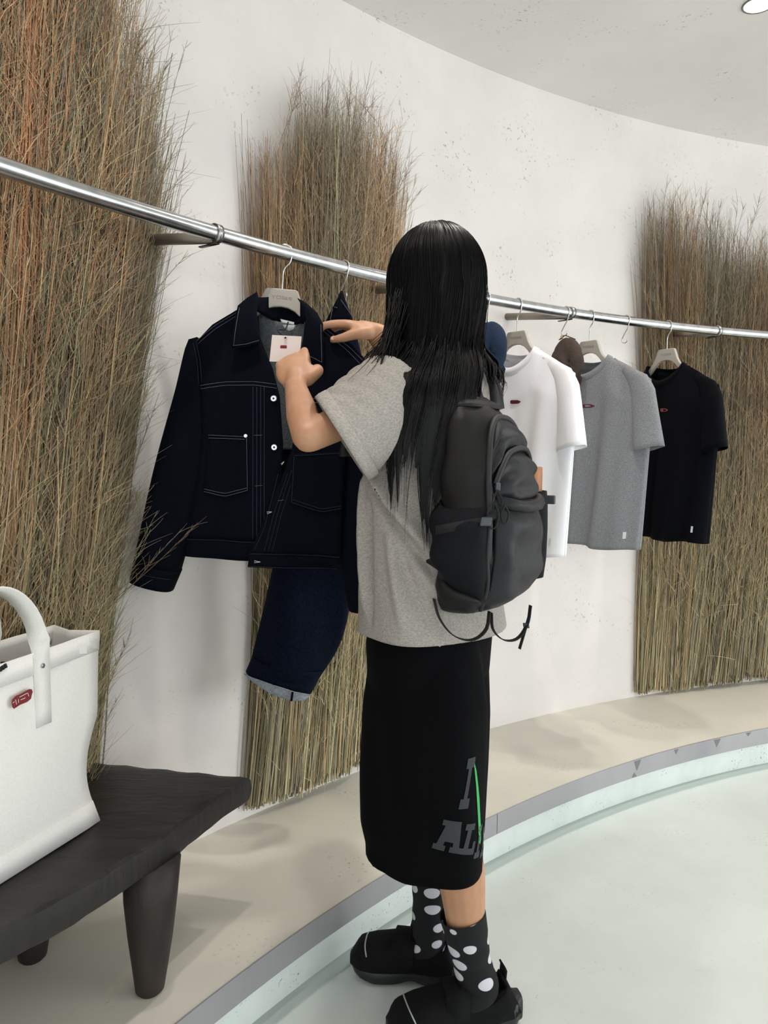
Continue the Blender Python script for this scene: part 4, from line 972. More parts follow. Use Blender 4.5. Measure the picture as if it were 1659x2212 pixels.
def ball(c, ax_, ay_, az_, n=16):
    vs, fs = [], []
    c = V(c)
    for i in range(n // 2 + 1):
        th = PI * i / (n // 2)
        for k in range(n):
            ph = 2 * PI * k / n; vs.append(c + V(ax_) * (math.sin(th) * math.cos(ph)) + V(ay_) * (math.sin(th) * math.sin(ph)) + V(az_) * math.cos(th))
    for i in range(n // 2):
        for k in range(n): fs.append((i * n + k, (i + 1) * n + k, (i + 1) * n + (k + 1) % n, i * n + (k + 1) % n))
    return vs, fs
def sph(c, r): return ball(c, (r, 0, 0), (0, r, 0), (0, 0, r), 12)
def limb(pts, radii, n=None, sides=14):
    n = n or 4 * len(pts); p = smoothpath(pts, n)
    d = np.r_[0, np.cumsum(np.linalg.norm(np.diff(np.array([tuple(q) for q in pts]), axis=0), axis=1))]; d /= d[-1]
    r = np.interp(np.linspace(0, 1, n), d, radii)
    return join_vf(tube_vf(p, list(r), sides), sph(p[0], r[0] * 0.98), sph(p[-1], r[-1] * 0.98))
def fuse(name, vfs, voxel, smooth, material, parent, fn=None, cut=None):
    """fuse overlapping closed shapes into one continuous skin; fn moves verts, cut(face centre) opens it"""
    v, f = join_vf(*vfs)
    o = mesh(name, v, f, material)
    r = o.modifiers.new('r', 'REMESH'); r.mode = 'VOXEL'; r.voxel_size = voxel
    s = o.modifiers.new('s', 'SMOOTH'); s.factor = 0.5; s.iterations = smooth
    dg = bpy.context.evaluated_depsgraph_get(); me = bpy.data.meshes.new_from_object(o.evaluated_get(dg))
    bpy.data.objects.remove(o)
    if fn is not None:
        n = len(me.vertices); co = np.empty(n * 3, np.float32); me.vertices.foreach_get('co', co); co = fn(co.reshape(-1, 3).astype(float)); me.vertices.foreach_set('co', co.astype(np.float32).ravel())
    if cut is not None:
        bm = bmesh.new(); bm.from_mesh(me); bmesh.ops.delete(bm, geom=[q for q in bm.faces if cut(q.calc_center_median())], context='FACES'); bm.to_mesh(me); bm.free()
    off = root_offset(parent); me.transform(Matrix.Translation(-off))
    me.polygons.foreach_set('use_smooth', [True] * len(me.polygons)); me.materials.clear(); me.materials.append(material); me.update(); me.name = name
    return link(bpy.data.objects.new(name, me), parent)

# --- body: joints
SH_L, EL_L, WR_L = V((0.030, 1.470, 1.288)), V((-0.130, 1.310, 1.205)), V((-0.172, 1.490, 1.303))
SH_R, EL_R, WR_R = B(0.02, -0.165, 1.30), V((0.112, 1.93, 1.285)), V((-0.022, 1.80, 1.447))
KN_L, AN_L = V((0.125, 1.485, 0.46)), V((0.195, 1.490, 0.10))
KN_R, AN_R = V((0.115, 1.640, 0.46)), V((0.110, 1.632, 0.10))
HIP_L, HIP_R = B(0, 0.08, 0.84), B(0, -0.08, 0.84)
HF = V((-0.5, 0.87, -0.10)).normalized(); HL = V((-0.87, -0.5, 0)).normalized(); HU = HF.cross(HL) * 1.0; HU = HU if HU.z > 0 else -HU
HC = V((0.100, 1.558, 1.508))
def Hd(fw, lf, up): return HC + HF * fw + HL * lf + HU * up
vf = []
vf.append(limb([B(0, 0, 0.80), B(0, 0, 0.95), B(0, 0, 1.10), B(0, 0, 1.24), B(-0.01, 0, 1.33)], [0.105, 0.095, 0.10, 0.10, 0.06]))
vf.append(limb([SH_R + V((0, 0, 0.0)), B(0, 0, 1.315), SH_L], [0.045, 0.06, 0.045]))
vf.append(limb([B(-0.012, 0, 1.33), HC + V((0.0, 0.0, -0.06))], [0.052, 0.047]))
vf.append(limb([SH_L, (SH_L + EL_L) / 2, EL_L], [0.042, 0.033, 0.0275])); vf.append(limb([EL_L, EL_L * 0.62 + WR_L * 0.38, WR_L], [0.0275, 0.0300, 0.0210]))
vf.append(limb([SH_R, (SH_R + EL_R) / 2, EL_R], [0.043, 0.036, 0.031])); vf.append(limb([EL_R, EL_R * 0.62 + WR_R * 0.38, WR_R], [0.031, 0.033, 0.023]))
for hp, kn, an in ((HIP_L, KN_L, AN_L), (HIP_R, KN_R, AN_R)):
    calf = kn * 0.68 + an * 0.32 + V((0.012, 0, 0))
    vf.append(limb([hp, (hp + kn) / 2, kn], [0.085, 0.068, 0.052])); vf.append(limb([kn, calf, kn * 0.25 + an * 0.75, an], [0.050, 0.051, 0.036, 0.033]))
# head: cranium, jaw, nose, brow, ears
vf.append(ball(HC + HU * 0.012, HF * 0.092, HL * 0.073, HU * 0.098)); vf.append(ball(Hd(0.035, 0, -0.062), HF * 0.052, HL * 0.050, HU * 0.050))
vf.append(limb([Hd(0.092, 0, 0.004), Hd(0.104, 0, -0.024), Hd(0.092, 0, -0.032)], [0.007, 0.011, 0.010])); vf.append(ball(Hd(0.078, 0, 0.020), HF * 0.018, HL * 0.055, HU * 0.012))
vf.append(ball(Hd(0.082, 0, -0.055), HF * 0.012, HL * 0.022, HU * 0.009)); vf.append(sph(Hd(0.078, 0, -0.092), 0.016))
for s in (-1, 1): vf.append(ball(Hd(-0.005, 0.073 * s, -0.010), HF * 0.016, HL * 0.009, HU * 0.028))
# hands: palm, four fingers, thumb
def hand(wr, h, p, s, curl, thumb, spread=0.0, splay=None):
    """h wrist->knuckles, p out of the palm, s toward the thumb; curl[i] = three joint bends of finger i; thumb = list of points (h, p, s)"""
    h = V(h).normalized(); p = (V(p) - h * V(p).dot(h)).normalized(); s = (V(s) - h * V(s).dot(h) - p * V(s).dot(p)).normalized()
    X = lambda a, b, c: wr + h * a + p * b + s * c
    out = [ball(X(0.043, 0, 0), h * 0.050, s * 0.037, p * 0.0145), limb([X(-0.012, 0, 0), X(0.03, 0, 0.002)], [0.0215, 0.020])]
    tips = []
    for i, (off, ln) in enumerate(((0.0265, (0.042, 0.025, 0.020)), (0.009, (0.046, 0.029, 0.021)), (-0.0085, (0.043, 0.027, 0.020)), (-0.0255, (0.034, 0.020, 0.018)))):
        a = 0.0; pos = X(0.080 - 0.006 * abs(i - 1), 0, off); pts = [X(0.045, 0.0, off * 0.85), pos]
        side = s * (spread * (1.5 - i) * 0.10)
        for seg, bend in zip(ln, curl[i]):
            a += bend; pos = pos + (h * math.cos(a) + p * math.sin(a) + side).normalized() * seg; pts.append(pos)
        out.append(limb(pts, [0.0095, 0.0098, 0.0086, 0.0078, 0.0066], n=18, sides=10)); tips.append((pts[-1], (pts[-1] - pts[-2]).normalized(), (p * math.cos(a) - h * math.sin(a))))
    tp = [X(*q) for q in thumb]
    out.append(limb(tp, [0.017, 0.0135, 0.0105, 0.0085], n=18, sides=10)); tips.append((tp[-1], (tp[-1] - tp[-2]).normalized(), None))
    return out, tips, (h, p, s)
# left hand: back of the hand to the viewer, index and thumb pinching the tag's lower edge, other fingers curled
hl, tips_l, _ = hand(WR_L + V((0.0, 0.004, 0.004)), (-0.16, 0.62, 0.62), (0.15, 0.72, -0.66), (0.95, 0.05, 0.2),
                     [(0.35, 1.05, 0.55), (0.75, 1.25, 0.7), (0.9, 1.3, 0.75), (1.0, 1.3, 0.8)],
                     [(0.018, 0.006, 0.022), (0.050, 0.020, 0.044), (0.078, 0.040, 0.036), (0.094, 0.054, 0.020)])
vf += hl
# right hand: thumb in front of the jacket's shoulder seam, fingers lying over and behind it
hr, tips_r, _ = hand(WR_R + V((-0.004, -0.002, 0.006)), (-0.92, -0.06, 0.20), (-0.20, 0.10, -0.95), (-0.15, -0.97, -0.05),
                     [(0.35, 0.85, 0.6), (0.40, 0.95, 0.65), (0.45, 1.0, 0.7), (0.55, 1.0, 0.7)],
                     [(0.016, 0.006, 0.020), (0.042, 0.016, 0.040), (0.066, 0.030, 0.044), (0.088, 0.040, 0.036)])
vf += hr
bodyo = fuse('body', vf, 0.0040, 4, M['skin'], person)
for nm, dz, sc in (('lips', -0.058, 1),):
    v, f = ball(Hd(0.092, 0, dz), HF * 0.006, HL * 0.021, HU * 0.007); mesh('lips', v, f, M['lips'], bodyo)
for s in (-1, 1):
    v, f = ball(Hd(0.079, 0.031 * s, 0.002), HF * 0.012, HL * 0.013, HU * 0.009); ey = mesh('eye', v, f, M['eye'], bodyo)
for tp, d, nrm in (tips_r[-1],):
    up_ = V((0, -0.9, 0.45)).normalized(); sd = d.cross(up_).normalized(); c = tp - d * 0.001 + up_ * 0.0072
    v, f = ball(c, d * 0.007, sd * 0.0055, up_ * 0.0012, 12); mesh('thumb_nail', v, f, M['nail'], bodyo)

# --- grey tee
TR = [(0.832, -0.010, 0.136, 0.192), (0.90, -0.005, 0.128, 0.188), (1.00, 0.0, 0.117, 0.184), (1.10, 0.002, 0.116, 0.184), (1.20, 0.004, 0.117, 0.184), (1.27, 0.0, 0.112, 0.176), (1.315, -0.005, 0.098, 0.150), (1.35, -0.010, 0.078, 0.105), (1.375, -0.012, 0.062, 0.070), (1.39, -0.012, 0.056, 0.060)]
TRa = np.array(TR)
def torso_ell(z): return [float(np.interp(z, TRa[:, 0], TRa[:, i])) for i in (1, 2, 3)]
def ring_loft(rings, n=40):
    v, f = [], []
    for (z, fw, a, b_) in rings:
        for k in range(n):
            t = 2 * PI * k / n; c_, s_ = math.cos(t), math.sin(t)
            v.append(B(fw + a * math.copysign(abs(c_) ** 0.9, c_), b_ * math.copysign(abs(s_) ** 0.9, s_), z))
    for i in range(len(rings) - 1):
        for k in range(n): f.append((i * n + k, i * n + (k + 1) % n, (i + 1) * n + (k + 1) % n, (i + 1) * n + k))
    f.append(tuple(range(n))[::-1]); f.append(tuple((len(rings) - 1) * n + k for k in range(n)))
    return v, f
rings = [(z, *torso_ell(z)) for z in np.linspace(0.81, 1.39, 30)]
SL0, SL1 = B(0.015, 0.115, 1.280), V((-0.072, 1.376, 1.206))
SR0, SR1 = B(0.012, -0.125, 1.285), V((0.125, 1.83, 1.235))
def sleeve_vf(a, b_, r0, r1):
    d = (b_ - a).normalized(); e_ = b_ + d * 0.07
    return tube_vf([a, a.lerp(b_, 0.33), a.lerp(b_, 0.66), b_, e_], [r0, r0 * 0.99, (r0 + r1) / 2, r1, r1], 24, flat=(1.10, 0.95), ref=(0.45, -0.15, -0.85))
FB = [BF.x, BF.y, BL.x, BL.y]
# creases: (angle around torso deg from front toward left, z) start/end, width, height
FOLDS = [((52, 1.175), (128, 0.995), 0.011, 0.023), ((58, 1.140), (124, 0.970), 0.010, -0.017), ((60, 1.20), (120, 1.06), 0.018, -0.007), ((48, 1.12), (56, 0.88), 0.010, 0.019), ((62, 1.08), (66, 0.86), 0.010, -0.016), ((88, 1.02), (104, 0.86), 0.013, 0.012), ((100, 0.99), (122, 0.87), 0.012, -0.011), ((112, 0.98), (140, 0.90), 0.012, 0.010), ((60, 1.25), (100, 1.20), 0.012, 0.006), ((35, 1.10), (40, 0.88), 0.012, 0.007), ((128, 1.0), (135, 0.87), 0.01, 0.006)]
def tee_fn(co):
    x, y, z = co[:, 0] - BC.x, co[:, 1] - BC.y, co[:, 2]
    fw = x * BF.x + y * BF.y; lf = x * BL.x + y * BL.y
    ang = np.degrees(np.arctan2(lf / 0.185, fw / 0.118)); rr = np.hypot(fw, lf) + 1e-6
    inside = np.clip((0.215 - np.abs(lf)) / 0.02, 0, 1) * np.clip((1.29 - z) / 0.05, 0, 1)
    disp = np.zeros(len(co))
    for (a0, z0), (a1, z1), w_, h_ in FOLDS:
        X0, Y0, X1, Y1 = a0 * 0.0027, z0, a1 * 0.0027, z1; X_ = ang * 0.0027
        t = np.clip(((X_ - X0) * (X1 - X0) + (z - Y0) * (Y1 - Y0)) / ((X1 - X0) ** 2 + (Y1 - Y0) ** 2), 0, 1)
        d = np.hypot(X_ - X0 - t * (X1 - X0), z - Y0 - t * (Y1 - Y0)); disp += h_ * np.exp(-(d / w_) ** 2) * np.sin(PI * np.clip(t * 0.9 + 0.08, 0, 1)) ** 0.5
    disp += 0.006 * np.sin(np.radians(ang) * 5 + z * 6) * np.clip((1.0 - z) / 0.16, 0, 1)
    disp *= inside
    k = disp / rr
    out = co.copy(); out[:, 0] += (fw * BF.x + lf * BL.x) * k; out[:, 1] += (fw * BF.y + lf * BL.y) * k
    # small crumples along the top of the lifted left sleeve
    a = np.array(SL0); b_ = np.array(SL1); ax_ = (b_ - a) / np.linalg.norm(b_ - a); q = (co - a) @ ax_; L_ = np.linalg.norm(b_ - a)
    rad = co - a - q[:, None] * ax_; rl = np.linalg.norm(rad, axis=1) + 1e-6; topm = np.clip(rad[:, 2] / rl, 0, 1)
    m_ = (q > -0.02) & (q < L_) & (rl < 0.12)
    out += np.where(m_, 0.0028 * np.sin(q * 170 + 40 * rad[:, 0]) * topm * np.clip((q + 0.02) / 0.04, 0, 1), 0)[:, None] * rad / rl[:, None]
    return out
dL, dR = V((-0.84, -0.06, -0.54)).normalized(), (SR1 - SR0).normalized()
def tee_cut(c):
    if c.z < 0.826: return True
    if c.z > 1.382: return True
    if (c - SL1).dot(dL) > 0.004 and (c - SL1).length < 0.14:
        r_ = c - BC; f0, a_, b_ = torso_ell(c.z); g = ((r_.dot(BF) - f0) / a_) ** 2 + (r_.dot(BL) / b_) ** 2
        if g > 1.22: return True
    if (c - SR1).dot(dR) > 0.004 and (c - SR1).length < 0.13: return True
    return False
tee = fuse('t_shirt', [ring_loft(rings), sleeve_vf(SL0, SL1, 0.088, 0.076), sleeve_vf(SR0, SR1, 0.085, 0.078), sph(SL0, 0.066), sph(SR0, 0.066)], 0.0055, 5, M['tee_person'], person, tee_fn, tee_cut)
solid(tee, 0.0022, -1)
for a, b_, r1 in ((SL0, SL1, 0.076), (SR0, SR1, 0.078)):
    d = (b_ - a).normalized(); cn = dL if a == SL0 else dR
    v, f = tube_vf([b_ - d * 0.028, b_ - d * 0.026, b_ - d * 0.010, b_], [r1 + 0.001, r1 + 0.0035, r1 + 0.004, r1 + 0.0025], 36, caps=False, flat=(1.10, 0.95), ref=(0.45, -0.15, -0.85))
    for ri in range(4):
        for k in range(36):
            p = V(v[ri * 36 + k]); base = b_ + d * ((V(p) - b_).dot(d)); v[ri * 36 + k] = p + d * ((0.006 - (p - base).dot(cn)) / d.dot(cn))
    o = mesh('sleeve_cuff', v, f, M['tee_person'], tee); solid(o, 0.003, 0)
# --- cropped wide trousers
def leg_rings(pts, n=36):
    v, f = [], []
    for (c, a, b_, tilt) in pts:
        for k in range(n):
            t = 2 * PI * k / n; p = V(c) + BF * (a * math.cos(t)) + BL * (b_ * math.sin(t)); p.z += tilt * math.cos(t); v.append(p)
    for i in range(len(pts) - 1):
        for k in range(n): f.append((i * n + k, i * n + (k + 1) % n, (i + 1) * n + (k + 1) % n, (i + 1) * n + k))
    f.append(tuple(range(n))[::-1]); f.append(tuple((len(pts) - 1) * n + k for k in range(n)))
    return v, f
HEM = 0.372
lL = [((0.090, 1.500, HEM - 0.03), 0.122, 0.098, 0.018), ((0.090, 1.500, HEM), 0.122, 0.098, 0.018), ((0.086, 1.498, 0.42), 0.128, 0.102, 0.01), ((0.084, 1.496, 0.55), 0.130, 0.105, 0), ((0.084, 1.495, 0.68), 0.126, 0.105, 0), ((0.084, 1.51, 0.80), 0.108, 0.098, 0), ((0.088, 1.53, 0.90), 0.088, 0.09, 0)]
lR = [((0.122, 1.650, HEM - 0.03), 0.112, 0.095, 0.015), ((0.122, 1.650, HEM), 0.112, 0.095, 0.015), ((0.122, 1.646, 0.45), 0.112, 0.098, 0.0), ((0.125, 1.640, 0.62), 0.112, 0.10, 0), ((0.122, 1.620, 0.80), 0.104, 0.10, 0), ((0.115, 1.59, 0.90), 0.088, 0.09, 0)]
def tr_fn(co):
    out = co.copy(); c = np.array([0.088, 1.50]); d = co[:, :2] - c; r = np.linalg.norm(d, axis=1) + 1e-6; an = np.arctan2(d[:, 1], d[:, 0]); z = co[:, 2]
    g = 0.0035 * np.sin(an * 6 + z * 3) * np.clip((0.85 - z) / 0.2, 0, 1) + 0.004 * np.sin(an * 3 + z * 9 + 1) * np.clip((0.8 - z) / 0.3, 0, 1)
    out[:, :2] += d / r[:, None] * g[:, None]; return out
trousers = fuse('trousers', [leg_rings(lL), leg_rings(lR), ring_loft([(0.72, 0.0, 0.11, 0.165), (0.80, 0.0, 0.114, 0.172), (0.86, 0.0, 0.106, 0.162), (0.93, 0.0, 0.095, 0.140)])], 0.006, 5, M['trouser'], person, tr_fn,
                lambda c: c.z < HEM - 0.020 + 0.0 or c.z > 0.925)
solid(trousers, 0.003, -1)
# printed slab lettering and green stroke on the left leg, laid on the cloth
dg = bpy.context.evaluated_depsgraph_get()
_tm = bpy.data.meshes.new_from_object(trousers.evaluated_get(dg)); _tm.transform(Matrix.Translation(root_offset(trousers)))
_bm = bmesh.new(); _bm.from_mesh(_tm); TBVH = BVHTree.FromBMesh(_bm)
PN = V((0.30, -0.954, 0)).normalized(); PR = V((0.954, 0.30, 0)); PO = V((0.088, 1.498, 0))
def on_leg(a, z, lift=0.0012):
    o = PO + PN * 0.4 + PR * a + V((0, 0, z)); h = TBVH.ray_cast(o, -PN)
    if h[0] is None: return None
    return h[0] + h[1] * (lift if h[1].dot(PN) > 0 else -lift)
def leg_print(name, polys, material, xf):
    v, f = [], []
    for poly in polys:
        p2, ff = poly_panel_2d(poly, 0.006); o_ = len(v); ok = True; tmp = []
        for p in p2:
            q = on_leg(*xf(*p))
            if q is None: ok = False; break
            tmp.append(q)
        if ok: v += tmp; f += [tuple(i + o_ for i in q) for q in ff]
    if v: return mesh(name, v, f, material, trousers)
def glyph(ch):
    """slab letters in a unit box as ONE outline"""
    return {'I': [[(0.1, 0), (0.9, 0), (0.9, 0.2), (0.66, 0.2), (0.66, 0.8), (0.9, 0.8), (0.9, 1), (0.1, 1), (0.1, 0.8), (0.34, 0.8), (0.34, 0.2), (0.1, 0.2)]],
            'A': [[(0, 0), (0.42, 0), (0.42, 0.18), (0.33, 0.18), (0.36, 0.32), (0.66, 0.32), (0.68, 0.18), (0.58, 0.18), (0.58, 0), (1, 0), (1, 0.18), (0.92, 0.18), (0.80, 1), (0.12, 1), (0.12, 0.82), (0.24, 0.82), (0.10, 0.18), (0, 0.18)], ],
            'L': [[(0, 0), (1, 0), (1, 0.42), (0.8, 0.42), (0.8, 0.2), (0.5, 0.2), (0.5, 0.8), (0.7, 0.8), (0.7, 1), (0, 1), (0, 0.8), (0.2, 0.8), (0.2, 0.2), (0, 0.2)]],
            'E': [[(0, 0), (1, 0), (1, 0.35), (0.8, 0.35), (0.8, 0.2), (0.5, 0.2), (0.5, 0.42), (0.72, 0.42), (0.72, 0.6), (0.5, 0.6), (0.5, 0.8), (0.8, 0.8), (0.8, 0.66), (1, 0.66), (1, 1), (0, 1), (0, 0.8), (0.2, 0.8), (0.2, 0.2), (0, 0.2)]]}[ch]
def place(ch, a, z, w_, h_, rot, shear=0.0):
    def xf(x, y):
        X_, Y_ = (x - 0.5) * w_ + shear * (y - 0.5) * h_, (y - 0.5) * h_
        return a + X_ * math.cos(rot) - Y_ * math.sin(rot), z + X_ * math.sin(rot) + Y_ * math.cos(rot)
    def scaled(poly): return poly
    polys = glyph(ch)
    v, f = [], []
    for poly in polys:
        pp = [xf(*p) for p in poly]; p2, ff = poly_panel_2d(pp, 0.005); tmp = [on_leg(*p) for p in p2]
        if all(t is not None for t in tmp): o_ = len(v); v += tmp; f += [tuple(i + o_ for i in q) for q in ff]
    if v: mesh('printed_letter', v, f, M['print_grey'], trousers)
place('I', 0.040, 0.560, 0.026, 0.094, -0.12, 0.10)
place('A', 0.006, 0.462, 0.050, 0.062, -0.20)
place('L', 0.046, 0.450, 0.034, 0.058, -0.28)
place('I', 0.072, 0.432, 0.022, 0.056, -0.3)
place('E', 0.094, 0.416, 0.020, 0.05, -0.35)
leg_print('green_stroke', [[(0.077, 0.588), (0.083, 0.57), (0.094, 0.51), (0.1005, 0.45), (0.101, 0.425), (0.097, 0.418), (0.093, 0.425), (0.0885, 0.48), (0.082, 0.54), (0.0765, 0.58)]], M['print_green'], lambda a, z: (a - 0.020, z + 0.006))
_bm.free()
# --- socks and shoes
def make_foot(heel, toe, ankle, kn, sock_top, tagn, near):
    d = (toe - heel); Ln = d.length; d = d.normalized(); s = V((-d.y, d.x, 0)); up = V((0, 0, 1))
    F = lambda a, b_, z: heel + d * (a * Ln) + s * b_ + up * z
    axis = (kn - ankle).normalized()
    top = ankle + axis * ((sock_top - ankle.z) / axis.z)
    pts = [F(0.62, 0, 0.045), F(0.42, 0, 0.062), F(0.30, 0, 0.085), ankle + V((0, 0, 0.015)), ankle.lerp(top, 0.4), ankle.lerp(top, 0.75), top]
    p = smoothpath(pts, 34); r = np.interp(np.linspace(0, 1, 34), [0, 0.25, 0.45, 0.58, 0.72, 0.88, 1], [0.034, 0.037, 0.040, 0.0385, 0.041, 0.045, 0.047])
    r = r * (1 + 0.022 * np.sin(np.linspace(0, 1, 34) * 38) * (np.linspace(0, 1, 34) > 0.45) * (np.linspace(0, 1, 34) < 0.85))
    v, f = tube_vf(p, list(r), 28, caps=False); so = mesh('sock', v, f, M['sock'], person); solid(so, 0.002, 0); subsurf(so, 1)
    # sole: chunky, rockered, waisted
    def outline(q): return 0.030 + 0.016 * math.sin(PI * min(1, q * 1.15)) ** 0.6 if q < 0 else np.interp(q, [0, 0.06, 0.2, 0.42, 0.62, 0.78, 0.90, 0.96, 0.99, 1.0], [0.018, 0.034, 0.040, 0.036, 0.044, 0.048, 0.043, 0.033, 0.020, 0.010])
    n, prof = 36, []
    v, f = [], []
    K = 14
    for i in range(n + 1):
        q = -0.02 + 1.04 * i / n; qq = min(1, max(0, q)); hw = outline(qq) * 1.06
        bot = 0.0 + 0.022 * max(0, (qq - 0.72) / 0.28) ** 2 + 0.010 * max(0, (0.1 - qq) / 0.1) ** 2; topz = np.interp(qq, [0, 0.15, 0.45, 0.8, 1], [0.064, 0.056, 0.044, 0.043, 0.048])
        arch = 0.010 * math.exp(-((qq - 0.45) / 0.10) ** 2)
        for k in range(K):
            a = 2 * PI * k / K; c_, s_ = math.cos(a), math.sin(a)
            z = (bot + arch + topz) / 2 + (topz - bot - arch) / 2 * math.copysign(abs(s_) ** 0.55, s_); v.append(F(q, hw * math.copysign(abs(c_) ** 0.55, c_), z))
    for i in range(n):
        for k in range(K): f.append((i * K + k, i * K + (k + 1) % K, (i + 1) * K + (k + 1) % K, (i + 1) * K + k))
    f.append(tuple(range(K))[::-1]); f.append(tuple(n * K + k for k in range(K)))
    # upper: shell open at the ankle
    uv, uf = [], []; nu, ku = 40, 25
    for i in range(nu + 1):
        q = i / nu; hw = outline(max(0.015, min(0.985, q))) * 0.97
        hz = np.interp(q, [0, 0.03, 0.10, 0.22, 0.34, 0.48, 0.66, 0.82, 0.93, 1.0], [0.104, 0.114, 0.100, 0.084, 0.094, 0.104, 0.092, 0.082, 0.074, 0.046])
        for k in range(ku):
            t = -1 + 2 * k / (ku - 1); a = t * PI / 2
            open_ = 0.05 < q < 0.40
            sx_, zz = math.sin(a), math.cos(a)
            w_ = hw * math.copysign(abs(sx_) ** 0.75, sx_); z = 0.034 + (hz - 0.034) * max(0, zz) ** 0.55
            qs = 0.13 * min(1, max(0, (z - 0.04) / 0.07)) * (1 - q) ** 3
            uv.append(F(q + qs, w_, z))
    for i in range(nu):
        for k in range(ku - 1):
            q = (i + 0.5) / nu; t = abs(-1 + 2 * (k + 0.5) / (ku - 1))
            if 0.03 < q < 0.42 and t < 0.60: continue
            uf.append((i * ku + k, i * ku + k + 1, (i + 1) * ku + k + 1, (i + 1) * ku + k))
    sh = mesh('shoe', uv, uf, M['shoe'], person); solid(sh, 0.006, 0)
    if near: sh['label'] = 'near black sneaker with strap'
    mesh('sole', v, f, M['sole'], sh)
    # instep strap with a free end standing up, heel tab, toe piping, tread notches
    st = []
    for k in range(15):
        t = -1 + 2 * k / 14; a = t * PI / 2 * 0.98; hz = 0.098; hw = outline(0.50) * 1.04
        st.append(F(0.50 + 0.03 * t, hw * math.copysign(abs(math.sin(a)) ** 0.75, math.sin(a)), 0.036 + (hz - 0.030) * max(0, math.cos(a)) ** 0.55 + 0.003))
    strip('strap', st, d, 0.050, M['shoe'], sh, 0.004)
    stp = [F(0.47, 0.004, 0.104), F(0.455, -0.002, 0.116), F(0.44, -0.006, 0.130)]; strip('strap_end', stp, s, 0.040, M['shoe'], sh, 0.005)
    strip('heel_tab', [F(0.105, 0, 0.085), F(0.118, 0, 0.105), F(0.112, 0, 0.122), F(0.125, 0, 0.130)], s, 0.028, M['shoe'], sh, 0.004)
    pp = []
    for k in range(13):
        t = -1 + 2 * k / 12; a = t * 1.15; q = 0.875 - 0.03 * t * t; hz = np.interp(q, [0.82, 0.93], [0.082, 0.074]); pp.append(F(q, outline(q) * 1.0 * math.copysign(abs(math.sin(a)) ** 0.75, math.sin(a)), 0.036 + (hz - 0.034) * math.cos(a) ** 0.55 + 0.0015))
    tube('toe_piping', pp, 0.0016, M['piping'], sh, 5)
    return so, sh
make_foot(V((0.285, 1.508, 0)), V((0.020, 1.440, 0)), AN_L, KN_L, 0.246, 'near', False)
make_foot(V((0.180, 1.622, 0)), V((-0.062, 1.655, 0)), AN_R, KN_R, 0.300, 'far', False)

# --- long straight black hair
rs = np.random.RandomState(77)
def push_out(P, clear):
    """keep strands outside the torso and the left sleeve"""
    x, y, z = P[..., 0] - BC.x, P[..., 1] - BC.y, P[..., 2]
    fw = x * BF.x + y * BF.y; lf = x * BL.x + y * BL.y
    clear = clear * np.clip((1.47 - z) / 0.12, 0, 1)
    f0 = np.interp(z, TRa[:, 0], TRa[:, 1]); a = np.interp(z, TRa[:, 0], TRa[:, 2]) + clear; b_ = np.interp(z, TRa[:, 0], TRa[:, 3]) + clear
    g = np.sqrt(((fw - f0) / a) ** 2 + (lf / b_) ** 2) + 1e-6
    k = np.where((g < 1) & (z < 1.47), 1 / g, 1.0)
    fw2 = f0 + (fw - f0) * k; lf2 = lf * k
    Q_ = P.copy(); Q_[..., 0] = BC.x + fw2 * BF.x + lf2 * BL.x; Q_[..., 1] = BC.y + fw2 * BF.y + lf2 * BL.y
    return Q_
def hair(n, seed, shrink, rad, zend_fn, stray=0.0):
    r_ = np.random.RandomState(seed); K = 26
    hf, hlv, hu = np.array(HF), np.array(HL), np.array(HU); c = np.array(HC) + hu * 0.010
    az = r_.uniform(-PI * 0.80, PI * 0.80, n)                      # 0 = back of the head, + = left
    th0 = r_.uniform(0.02, 1.0, n) ** 0.7 * 0.9
    Ra, Rb, Rc = 0.104 - shrink, 0.092 - shrink, 0.111 - shrink      # fore-aft, side, up
    P = np.zeros((n, K, 3))
    K1 = 11
    th = th0[:, None] + (PI / 2 + 0.12 - th0)[:, None] * np.linspace(0, 1, K1)[None, :]
    thick = 1 + r_.uniform(-0.02, 0.02, n)[:, None]
    part = -hf * 0.0
    for i in range(K1):
        t = th[:, i]
        P[:, i] = c + thick * (-hf * (Ra * np.sin(t) * np.cos(az))[:, None] + hlv * (Rb * np.sin(t) * np.sin(az))[:, None] + hu * (Rc * np.cos(t))[:, None])
    end = P[:, K1 - 1]
    zend = zend_fn(az, r_)
    # lower fall: drifts toward the left shoulder blade
    target = np.array([0.072, 1.415]); spread = 0.062
    perp = np.array([0.98, 0.18])
    lat = np.sin(az - 0.35) * -1.0
    tx = target[0] + perp[0] * spread * lat * 1.0; ty = target[1] + perp[1] * spread * lat
    fl_ = np.clip((az - 1.15) / 0.5, 0, 1); tx = tx * (1 - fl_) + (-0.012 + r_.normal(0, 0.022, n)) * fl_; ty = ty * (1 - fl_) + 1.405 * fl_
    wob = r_.normal(0, 0.006, (n, 2))
    for i in range(K1, K):
        q = (i - K1 + 1) / (K - K1)
        z = end[:, 2] + (zend - end[:, 2]) * q
        s_ = np.clip((end[:, 2] - z) / 0.42, 0, 1); s_ = s_ * s_ * (3 - 2 * s_)
        P[:, i, 0] = end[:, 0] * (1 - s_) + (tx + wob[:, 0]) * s_ + 0.004 * np.sin(q * 5 + az * 9)
        P[:, i, 1] = end[:, 1] * (1 - s_) + (ty + wob[:, 1]) * s_
        P[:, i, 2] = z
    if stray: P += r_.normal(0, stray, (n, 1, 3)) * (np.linspace(0, 1, K)[None, :, None] ** 1.5)
    P = push_out(P, 0.036)
    R = rad * r_.uniform(0.7, 1.2, n)[:, None] * np.interp(np.linspace(0, 1, K), [0, 0.1, 0.7, 1], [0.7, 1, 0.9, 0.25])[None, :]
    return P, R
